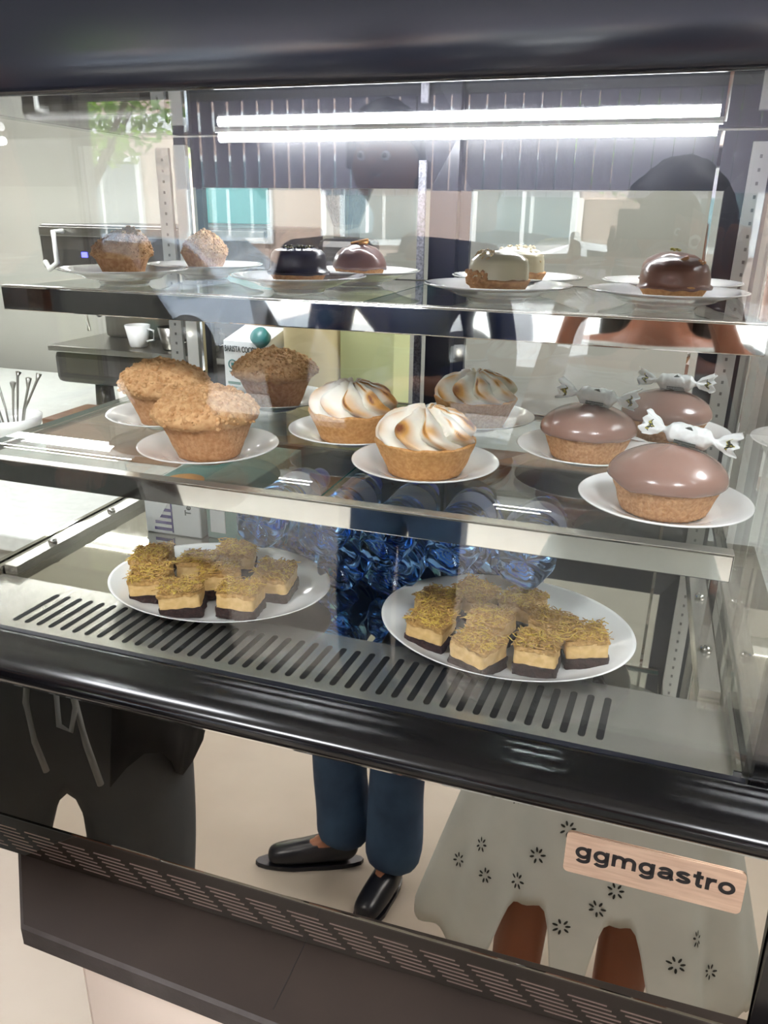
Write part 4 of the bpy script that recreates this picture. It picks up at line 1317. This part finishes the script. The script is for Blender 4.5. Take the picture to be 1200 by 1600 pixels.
#PEOPLE
# ================================================================ PEOPLE in front of the case
def skin_obj(name, nodes, edges, m, parent, sub_lv=2, root=0):
    """nodes: (x,y,z,r) or (x,y,z,rx,ry); grows one continuous tapering surface along the edges"""
    me = bpy.data.meshes.new(name)
    me.from_pydata([n[:3] for n in nodes], edges, [])
    o = bpy.data.objects.new(name, me)
    COL.objects.link(o); o.parent = parent
    md = o.modifiers.new('skin', 'SKIN'); md.use_smooth_shade = True
    if not me.skin_vertices:
        with bpy.context.temp_override(object=o, active_object=o):
            pass
    lay = me.skin_vertices[0].data if me.skin_vertices else None
    for i, n in enumerate(nodes):
        r = n[3:]
        lay[i].radius = (r[0], r[1] if len(r) > 1 else r[0])
        lay[i].use_root = (i == root)
    s = o.modifiers.new('sub', 'SUBSURF'); s.levels = sub_lv; s.render_levels = sub_lv
    me.materials.append(M[m])
    return o


def hand(nodes, edges, wi, d, n, side, curl=0.5, sc=1.0):
    """adds a palm, four unequal curling fingers and a thumb to the body graph, rooted at node wi"""
    d = Vector(d).normalized(); n = Vector(n).normalized(); s = d.cross(n).normalized() * side
    w = Vector(nodes[wi][:3])
    palm = w + d * 0.045 * sc
    nodes.append((*palm, 0.030 * sc, 0.016 * sc)); pi = len(nodes) - 1; edges.append((wi, pi))
    for k, (off, L) in enumerate(((-0.030, 0.070), (-0.010, 0.080), (0.011, 0.074), (0.031, 0.058))):
        b = palm + d * 0.036 * sc + s * off * sc
        nodes.append((*b, 0.0098 * sc)); pv = len(nodes) - 1; edges.append((pi, pv))
        p = b; a = 0.2 * curl
        for q, fr in enumerate((0.42, 0.32, 0.26)):
            a += curl * 0.75
            p = p + (d * math.cos(a) - n * math.sin(a)) * L * fr * sc
            nodes.append((*p, (0.0092 - 0.0009 * q) * sc)); edges.append((pv, len(nodes) - 1)); pv = len(nodes) - 1
    b = w + d * 0.030 * sc - s * 0.030 * sc
    nodes.append((*b, 0.012 * sc)); edges.append((pi, len(nodes) - 1)); pv = len(nodes) - 1
    p = b
    for q in range(2):
        p = p + (d * 0.6 - s * 0.55 - n * (0.3 + 0.4 * q)).normalized() * 0.030 * sc
        nodes.append((*p, 0.0100 * sc)); edges.append((pv, len(nodes) - 1)); pv = len(nodes) - 1


def person(label, loc, rz, m_skin, H, legs, arms, head_off=(0, 0), hip=0.93, sh=1.42, shw=0.19, torso_r=0.13, hair='short', curl=0.6, lean=0.0):
    """legs: ((hipx), knee, ankle, toe) x2; arms: (elbow, wrist, dir, normal) x2. Faces +Y at rz = 0."""
    t = empty('person', loc, label, 'person', None, rz)
    N = [(0, 0, hip, torso_r, torso_r * 0.75)]; Ed = []
    def add(p, r, fr, r2=None):
        N.append((*p, r, r2 or r)); Ed.append((fr, len(N) - 1)); return len(N) - 1
    a = add((lean * .4, 0.0, hip + 0.18), torso_r * 0.92, 0, torso_r * 0.7)
    ch_ = add((lean * .9, 0.0, sh - 0.10), torso_r * 1.08, a, torso_r * 0.8)
    nb = add((lean, -0.005, sh + 0.035), 0.058, ch_)
    hx, hy = head_off
    nk = add((hx * 0.4, 0.01 + hy * 0.4, sh + 0.10), 0.050, nb)
    jaw = add((hx * 0.8, 0.022 + hy, sh + 0.155), 0.062, nk, 0.068)
    hd = add((hx, 0.012 + hy, sh + 0.225), 0.076, jaw, 0.088)
    crn = add((hx, 0.000 + hy, sh + 0.285), 0.060, hd, 0.068)
    add((hx, 0.105 + hy, sh + 0.205), 0.010, hd)             # nose
    add((hx - 0.082, 0.0 + hy, sh + 0.21), 0.013, hd)        # ears
    add((hx + 0.082, 0.0 + hy, sh + 0.21), 0.013, hd)
    sides = []
    for i, sgn in enumerate((-1, 1)):
        s0 = add((sgn * shw + lean, 0, sh), 0.050, ch_)
        el, wr, dd, nn = arms[i]
        e = add(el, 0.040, s0); w = add(wr, 0.026, e, 0.022)
        sides.append((s0, e, w))
        hand(N, Ed, w, dd, nn, sgn, curl)
        hp0, kn, an, toe = legs[i]
        h0 = add((hp0[0], hp0[1], hip - 0.08), 0.088, 0)
        k = add(kn, 0.056, h0); c = add(((kn[0] + an[0]) / 2, (kn[1] + an[1]) / 2 - 0.01, (kn[2] * 0.6 + an[2] * 0.4)), 0.054, k)
        n_ = add(an, 0.036, c)
        mid_ = ((an[0] + toe[0]) / 2, (an[1] + toe[1]) / 2, 0.05)
        f = add(mid_, 0.036, n_, 0.030); add(toe, 0.026, f)
    skin_obj('body', N, Ed, m_skin, t)
    # eyes and mouth
    b = MB()
    for sgn in (-1, 1):
        bm = bmesh.new(); bmesh.ops.create_uvsphere(bm, u_segments=12, v_segments=8, radius=0.011)
        b.frombm(bm, 'china', True, Matrix.Translation((hx + sgn * 0.030, hy + 0.088, sh + 0.228)))
        bm = bmesh.new(); bmesh.ops.create_uvsphere(bm, u_segments=10, v_segments=6, radius=0.006)
        b.frombm(bm, 'hair', True, Matrix.Translation((hx + sgn * 0.030, hy + 0.096, sh + 0.228)))
    b.build('eyes', t)
    b = MB(); b.tube([(hx - 0.024, hy + 0.088, sh + 0.160), (hx, hy + 0.096, sh + 0.158), (hx + 0.024, hy + 0.088, sh + 0.160)], [0.002, 0.006, 0.002], 'skin2', 8); b.build('mouth', t)
    # hair: a cap hugging the skull, open over the face
    b = MB(); bm = bmesh.new(); bmesh.ops.create_uvsphere(bm, u_segments=40, v_segments=28, radius=1)
    kill = [f for f in bm.faces if (lambda c: (c.y > 0.15 and c.z < 0.42 + 0.10 * math.sin(c.x * 6)) or c.z < (-0.25 if c.y > -0.3 else -0.75))(f.calc_center_median())]
    bmesh.ops.delete(bm, geom=kill, context='FACES')
    for v in bm.verts:
        k = 1 + 0.05 * noise.noise(v.co * 4) + 0.025 * noise.noise(v.co * 14)
        v.co = Vector((hx + v.co.x * 0.094 * k, hy + 0.002 + v.co.y * 0.108 * k, sh + 0.232 + v.co.z * 0.122 * k))
    b.frombm(bm, 'hair', True)
    if hair != 'short':
        pts = [(hx, hy - 0.060, sh + 0.25), (hx, hy - 0.085, sh + 0.12), (hx, hy - 0.095, sh - 0.02), (hx, hy - 0.100, sh - 0.16)]
        for k in range(9):
            o = (k - 4) * 0.020
            b.tube([(p[0] + o * (1 + 0.1 * q), p[1] + abs(o) * 0.35, p[2] + 0.01 * math.sin(k * 2)) for q, p in enumerate(pts)], [0.030, 0.030, 0.026, 0.012], 'hair', 10)
    o = b.build('hair', t); sm = o.modifiers.new('t', 'SOLIDIFY'); sm.thickness = 0.006; sm.offset = 0
    return t, N, sides


def shoes(t, legs, m):
    for hp0, kn, an, toe in legs:
        dx = toe[0] - an[0]; dy = toe[1] - an[1]; L = math.hypot(dx, dy)
        ux, uy = dx / L, dy / L
        hx, hy = an[0] - ux * 0.045, an[1] - uy * 0.045
        n = [(an[0], an[1], 0.060, 0.046, 0.050), (hx, hy, 0.040, 0.038, 0.038), ((an[0] + toe[0]) / 2, (an[1] + toe[1]) / 2, 0.044, 0.046, 0.040),
             (toe[0], toe[1], 0.034, 0.043, 0.032), (toe[0] + ux * 0.035, toe[1] + uy * 0.035, 0.030, 0.030, 0.024), (an[0], an[1], 0.105, 0.044, 0.046)]
        skin_obj('shoe', n, [(0, 1), (0, 2), (2, 3), (3, 4), (0, 5)], m, t)
        b = MB()
        pts = []
        for i in range(20):
            a = 2 * math.pi * i / 20
            c, s_ = math.cos(a), math.sin(a)
            lx = c * (L / 2 + 0.068) ; ly = s_ * (0.044 if c > 0 else 0.038)
            mx, my = (an[0] + toe[0]) / 2, (an[1] + toe[1]) / 2
            pts.append((mx + ux * lx - uy * ly, my + uy * lx + ux * ly))
        b.prism(pts, 0.0005, 0.014, m); b.build('sole', t)


# --- man in a navy jacket and jeans, standing a step behind
UP, FW = (0, 0, 1), (0, 1, 0)
legsA = [((-0.09, 0), (-0.10, 0.03, 0.50), (-0.085, -0.03, 0.09), (-0.255, 0.05, 0.035)),
         ((0.09, 0), (0.09, 0.04, 0.50), (0.085, 0.02, 0.09), (0.065, 0.17, 0.035))]
armsA = [((-0.36, -0.03, 1.22), (-0.26, 0.12, 1.02), (0.2, 0.5, -0.8), (1, 0, 0)), ((0.24, -0.02, 1.22), (0.12, 0.18, 1.22), (-0.6, 0.6, 0.2), (0, 0, 1))]
PA, NA, SA = person('person in a navy jacket, blue jeans and black leather shoes, standing behind the others', (-0.58, -0.76, 0), 0.0, 'skin', 1.8, legsA, armsA,
                    head_off=(-0.06, 0.0), hip=0.98, sh=1.50, shw=0.205, torso_r=0.135, lean=-0.05)
shoes(PA, legsA, 'shoe')
def limb_cloth(name, t, chain, m, cap=True):
    return skin_obj(name, chain, [(i, i + 1) for i in range(len(chain) - 1)], m, t)
nodes = [(0, 0, 1.08, 0.168, 0.130), (0, 0, 0.92, 0.165, 0.13)]; ed = [(0, 1)]
for hp0, kn, an, toe in legsA:
    i = len(nodes)
    nodes += [(hp0[0], hp0[1], 0.84, 0.100, 0.100), (kn[0], kn[1], kn[2], 0.086, 0.088), ((kn[0] + an[0]) / 2 - 0.006, (kn[1] + an[1]) / 2, 0.30, 0.080, 0.084), (an[0] + 0.006, an[1], 0.15, 0.090, 0.090), (an[0], an[1] + 0.006, 0.062, 0.084, 0.088)]
    ed += [(1, i), (i, i + 1), (i + 1, i + 2), (i + 2, i + 3), (i + 3, i + 4)]
skin_obj('jeans', nodes, ed, 'jeans', PA)
nodes = [(-0.01, 0, 1.12, 0.190, 0.150), (0, 0, 0.92, 0.190, 0.150), (-0.03, 0, 1.30, 0.210, 0.150), (-0.05, 0, 1.43, 0.190, 0.120), (-0.055, 0.0, 1.56, 0.090, 0.085)]
ed = [(0, 1), (0, 2), (2, 3), (3, 4)]
for sgn, (el, wr, dd, nn) in zip((-1, 1), armsA):
    i = len(nodes)
    nodes += [(sgn * 0.235 - 0.05, 0, 1.475, 0.090, 0.085), (el[0], el[1], el[2], 0.072, 0.070), (wr[0] * .95 + el[0] * .05, wr[1] * .95 + el[1] * .05, wr[2] * .95 + el[2] * .05, 0.045, 0.045)]
    ed += [(3, i), (i, i + 1), (i + 1, i + 2)]
skin_obj('jacket', nodes, ed, 'navy', PA)

# --- person in black sweatpants and black shirt, at the counter corner
legsB = [((-0.09, 0), (-0.13, 0.02, 0.46), (-0.14, -0.02, 0.09), (-0.16, 0.12, 0.035)),
         ((0.09, 0), (0.12, 0.02, 0.46), (0.12, -0.02, 0.09), (0.15, 0.12, 0.035))]
armsB = [((-0.22, 0.02, 1.17), (-0.06, 0.16, 1.30), (0.7, 0.4, 0.3), (0, 0, 1)), ((0.24, 0.02, 1.15), (0.10, 0.17, 1.27), (-0.6, 0.5, 0.3), (0, 0, 1))]
PB, NB, SB = person('person in black sweatpants with a grey drawstring and a black shirt, at the counter corner', (-0.82, 0.22, 0), -0.62, 'skin', 1.85, legsB, armsB,
                    head_off=(-0.12, 0.0), hip=0.98, sh=1.50, shw=0.17, torso_r=0.13, lean=-0.10)
shoes(PB, legsB, 'shoe')
nodes = [(0, 0, 1.12, 0.165, 0.130), (0, 0, 0.94, 0.168, 0.135)]; ed = [(0, 1)]
for hp0, kn, an, toe in legsB:
    i = len(nodes)
    nodes += [(hp0[0] * 1.22, 0, 0.83, 0.100, 0.105), (hp0[0] * 1.35, 0, 0.66, 0.092, 0.10), (kn[0] * 1.05, kn[1], 0.46, 0.088, 0.09), (an[0], an[1], 0.22, 0.078, 0.08), (an[0], an[1], 0.12, 0.055, 0.06)]
    ed += [(1, i), (i, i + 1), (i + 1, i + 2), (i + 2, i + 3), (i + 3, i + 4)]
skin_obj('sweatpants', nodes, ed, 'sweat', PB)
b = MB()
b.tube([(-0.045, 0.125, 0.985), (-0.047, 0.146, 0.93), (-0.035, 0.152, 0.87), (-0.020, 0.148, 0.82)], 0.0045, 'cord', 8)
b.tube([(0.015, 0.125, 0.985), (0.018, 0.148, 0.93), (0.035, 0.153, 0.86), (0.055, 0.147, 0.79)], 0.0050, 'cord', 8)
b.tube([(0.012, 0.130, 0.975), (-0.006, 0.150, 0.94), (-0.002, 0.156, 0.895), (0.014, 0.157, 0.885), (0.020, 0.154, 0.92), (0.015, 0.140, 0.965)], 0.0042, 'cord', 8)
ds = b.build('drawstring', PB); ds.location = (0, 0, 0.045)
nodes = [(-0.03, 0, 1.18, 0.175, 0.14), (-0.01, 0, 1.02, 0.180, 0.145), (-0.07, 0, 1.30, 0.168, 0.13), (-0.09, 0, 1.43, 0.155, 0.105), (-0.10, 0, 1.53, 0.072, 0.07)]
ed = [(0, 1), (0, 2), (2, 3), (3, 4)]
for sgn, (el, wr, dd, nn) in zip((-1, 1), armsB):
    i = len(nodes)
    nodes += [(sgn * 0.18 - 0.10, 0, 1.485, 0.070, 0.070), ((sgn * 0.18 - 0.10) * .4 + el[0] * .6, el[1] * .6, 1.48 * .4 + el[2] * .6, 0.070, 0.070)]
    ed += [(3, i), (i, i + 1)]
skin_obj('shirt', nodes, ed, 'tee', PB)
# shirt hem hanging in points over the hip
b = MB()
pts = []
NHEM = 48
vs = []
for j in range(4):
    for i in range(NHEM):
        a = 2 * math.pi * i / NHEM
        k = 1.0 + 0.05 * math.sin(9 * a) * j / 3
        low = 0.875 + 0.035 * math.sin(7 * a + 1) - 0.045 * max(0, math.cos(a - 0.3))
        z = 1.0 + (low - 1.0) * j / 3
        vs.append((0.02 + 0.195 * k * math.cos(a), (0.155 - 0.0 * j) * k * math.sin(a), z))
fs = [(j * NHEM + i, j * NHEM + (i + 1) % NHEM, (j + 1) * NHEM + (i + 1) % NHEM, (j + 1) * NHEM + i) for j in range(3) for i in range(NHEM)
      if math.cos(2 * math.pi * i / NHEM) > 0.30 or math.sin(2 * math.pi * i / NHEM) < 0]
b.add(vs, fs, 'tee', True)
o = b.build('shirt_hem', PB); sm = o.modifiers.new('t', 'SOLIDIFY'); sm.thickness = 0.003

# --- photographer in a white eyelet dress
legsC = [((-0.09, 0), (-0.11, 0.03, 0.46), (-0.12, 0.02, 0.09), (-0.14, 0.15, 0.035)),
         ((0.09, 0), (0.09, 0.03, 0.46), (0.08, 0.02, 0.09), (0.10, 0.15, 0.035))]
armsC = [((-0.22, 0.05, 1.13), (-0.150, 0.135, 1.45), (0.35, 0.30, 0.9), (0.4, -1, 0)), ((0.24, 0.05, 1.13), (0.090, 0.150, 1.46), (-0.30, 0.30, 0.9), (-0.4, -1, 0))]
PC, NC, SC_ = person('person in a long white eyelet dress holding a phone up towards the case', (0.03, -0.24, 0), 0.0, 'skin2', 1.68, legsC, armsC,
                     head_off=(0.0, -0.03), hip=0.90, sh=1.34, shw=0.165, torso_r=0.115, hair='long', curl=0.35)
shoes(PC, legsC, 'shoe')
def dress_r(a, z):
    t_ = max(0, min(1, (1.00 - z) / 0.58))
    if z > 1.0:
        q = (z - 1.0) / 0.36
        rx, ry = 0.150 + 0.03 * math.sin(q * 2.6), 0.115 + 0.02 * math.sin(q * 2.8)
        k = 1
    else:
        rx = 0.150 + 0.165 * t_ ** 0.8; ry = 0.115 + 0.075 * t_ ** 0.8
        k = 1 + (0.055 * math.sin(7 * a + 0.6) + 0.03 * math.sin(13 * a + 2)) * t_
    return rx * k * math.cos(a), ry * k * math.sin(a)
def hem_z(a):
    c = math.cos(a)                      # -1 = photo left, +1 = right
    base = 0.385 - 0.015 * c - 0.01 * max(0, -c)
    return base + 0.175 * math.exp(-((c + 0.32) / 0.18) ** 4) + 0.18 * math.exp(-((c - 0.22) / 0.17) ** 4) - 0.05 * math.exp(-((c + 0.05) / 0.11) ** 2) + 0.008 * math.sin(22 * a)
b = MB(); nA, nZ = 192, 40
vs = []
for j in range(nZ + 1):
    for i in range(nA):
        a = 2 * math.pi * i / nA
        z = 1.36 + (hem_z(a) - 1.36) * j / nZ
        x, y = dress_r(a, z)
        vs.append((x, y, z))
b.add(vs, [(j * nA + i, j * nA + (i + 1) % nA, (j + 1) * nA + (i + 1) % nA, (j + 1) * nA + i) for j in range(nZ) for i in range(nA)], 'dress', True)
b.add([vs[i] for i in range(nA)], [tuple(range(nA))], 'dress')
o = b.build('dress', PC); sm = o.modifiers.new('t', 'SOLIDIFY'); sm.thickness = 0.002
dress = o
b = MB(); rnd = random.Random(12)
for (ca, z) in ((-0.86, 0.40), (-0.74, 0.46), (-0.66, 0.41), (-0.42, 0.44), (-0.33, 0.50), (-0.60, 0.58), (-0.18, 0.56), (0.02, 0.52), (0.08, 0.43), (0.18, 0.47), (0.24, 0.40), (0.42, 0.52), (0.52, 0.36), (0.66, 0.40), (0.80, 0.32), (0.84, 0.50), (-0.12, 0.38), (0.7, 0.62), (-0.8, 0.7)):
    a0 = math.acos(ca); z += 0.15
    if z < hem_z(a0) + 0.03: continue
    for p in range(7):
        an = p * 2 * math.pi / 7 + rnd.random() * .3
        L = 0.0125
        pts = []
        for q in range(8):
            th = 2 * math.pi * q / 8
            lu = 0.0105 + 0.0050 * math.cos(th); lv = 0.0022 * math.sin(th)
            du = lu * math.cos(an) - lv * math.sin(an); dv = lu * math.sin(an) + lv * math.cos(an)
            a = a0 - du / 0.27; z2 = z + dv
            x, y = dress_r(a, z2)
            nrm = Vector((x / 0.09, y / 0.036, 0)).normalized()
            pts.append((x + nrm.x * 0.0022, y + nrm.y * 0.0022, z2))
        b.add(pts, [tuple(range(8))], 'eyelet')
sub(b, 'eyelet_embroidery', dress)
# the phone she holds (the viewpoint is its lens)
b = MB(); b.bbox(-0.10, 0.045, -0.018, -0.010, EYE - 0.050, EYE + 0.025, 'phone', 0.003)
ph_ = b.build('phone'); tag(ph_, 'black phone held up in both hands by the person in the white dress', 'phone')


# ================================================================ THE STREET outside
b = MB(); b.box(-26, 20, -5.4, -3.2, -0.10, -0.02, 'paving'); struct(b, 'pavement', label='pale paved footpath outside the shop window', cat='pavement')
b = MB(); b.box(-26, 20, -11.0, -5.4, -0.16, -0.10, 'asphalt'); struct(b, 'road', label='grey asphalt road', cat='road')
b = MB(); b.box(-26, 20, -14.5, -11.0, -0.10, -0.02, 'paving'); struct(b, 'pavement', label='pale footpath on the far side of the road', cat='pavement')


def car(x, y, label, paint, flip=1):
    t = empty('parked_car', (x, y, -0.10), label, 'car', 'cars parked on the street')
    L = 2.1
    side = [(-2.1, 0.35), (-2.12, 0.62), (-1.98, 0.82), (-1.15, 0.93), (-0.55, 1.38), (0.35, 1.47), (1.25, 1.42), (1.85, 1.00), (2.06, 0.90), (2.12, 0.55), (2.05, 0.32)]
    wb = 0.82
    b = MB()
    n = len(side); vs = []
    for s_ in (-1, 1):
        for (px, pz) in side:
            k = 1.0 if pz < 0.95 else 0.80
            vs.append((px * flip, s_ * wb * k, pz))
    b.add(vs, [tuple(range(n)), tuple(range(2 * n - 1, n - 1, -1))] + [(i, (i + 1) % n, n + (i + 1) % n, n + i) for i in range(n)], paint)
    b.build('body', t)
    b = MB()
    for s_ in (-1, 1):
        for w0 in ([(-0.95, 0.96), (-0.50, 1.32), (0.25, 1.40), (0.25, 0.97)], [(0.32, 0.97), (0.32, 1.40), (1.15, 1.36), (1.55, 1.02)]):
            b.prism([(p[0] * flip, p[1]) for p in w0], 0, 0.02, 'carglass', T=Matrix.Translation((0, s_ * 0.745 + (0.02 if s_ < 0 else 0), 0)) @ Matrix.Rotation(math.radians(90), 4, 'X') @ Matrix.Rotation(math.radians(-s_ * 4), 4, 'X'))
    b.build('windows', t)
    for wx in (-1.30, 1.30):
        for s_ in (-1, 1):
            T = Matrix.Translation((wx, s_ * 0.74, 0.32)) @ Matrix.Rotation(math.pi / 2, 4, 'X')
            b = MB(); b.lathe([(0.30, -0.10), (0.32, -0.08), (0.32, 0.08), (0.30, 0.10), (0.2, 0.105)], 'rubber', 36, T=T)
            b.lathe([(0.19, -0.112), (0.20, 0.0), (0.19, 0.112)], 'steel_dull', 24, T=T)
            b.build('wheel', t)
    b = MB()
    b.bbox(-2.14, -2.06, -0.7, -0.45, 0.62, 0.75, 'whiteframe', 0.01); b.bbox(-2.14, -2.06, 0.45, 0.7, 0.62, 0.75, 'whiteframe', 0.01)
    b.build('headlights', t)
    return t


car(-6.1, -7.3, 'silver car parked opposite the left part of the window', 'carpaint')
car(-0.4, -7.3, 'white car parked opposite the middle of the window', 'carwhite', -1)

bt = empty('street_building', (0, -14.5, 0), 'brick building across the street with white framed windows', 'building')
b = MB(); b.box(-26, 20, -3, 0, -0.02, 9, 'brick'); b.build('wall', bt)
b = MB(); b.box(-26, 20, -0.02, 0.05, 3.15, 3.5, 'whiteframe'); b.build('cornice', bt)
k = 0
for fl, z0 in ((0, 1.0), (1, 4.2)):
    for i in range(13):
        x = -22 + i * 3.1
        b = MB(); b.box(x, x + 2.0, 0.0, 0.08, z0, z0 + 1.7, 'whiteframe')
        wdw = b.build('window', bt)
        for q in range(2):
            b = MB(); b.box(x + 0.12 + q * 0.92, x + 0.96 + q * 0.92, 0.08, 0.09, z0 + 0.12, z0 + 1.58, 'panedark'); b.build('pane', wdw)


def tree(x, y, h, r, label, seed):
    rnd = random.Random(seed)
    t = empty('street_tree', (x, y, -0.02), label, 'tree', 'trees along the street')
    b = MB(); b.tube([(0, 0, 0), (0.03, 0, h * 0.5), (0, 0.05, h)], [0.11, 0.08, 0.04], 'bark', 10)
    for i in range(6):
        a = i * 1.05
        b.tube([(0, 0, h * 0.55), (math.cos(a) * r * .4, math.sin(a) * r * .4, h * 0.8), (math.cos(a) * r * .75, math.sin(a) * r * .75, h)], [0.04, 0.025, 0.012], 'bark', 6)
    b.build('trunk', t)
    b = MB()
    for i in range(3200):
        u = Vector((rnd.gauss(0, 1), rnd.gauss(0, 1), rnd.gauss(0, 1))).normalized() * r * rnd.random() ** 0.4
        c = Vector((u.x, u.y, h + u.z * 0.9))
        k = 0.06
        d1 = Vector((rnd.gauss(0, 1), rnd.gauss(0, 1), rnd.gauss(0, 1))).normalized() * k
        d2 = d1.cross(Vector((rnd.random(), rnd.random(), 1))).normalized() * k * 0.6
        b.add([c - d1, c + d2, c + d1, c - d2], [(0, 1, 2, 3)], 'leaf')
    b.build('foliage', t)
tree(-5.6, -6.0, 3.1, 1.25, 'young leafy tree on the kerb seen in the upper left reflection', 3)
tree(-11.5, -12.2, 3.6, 1.6, 'leafy tree on the far footpath before the brick building', 5)
tree(-0.2, -12.4, 3.2, 1.5, 'leafy tree on the far footpath right of the white car', 7)
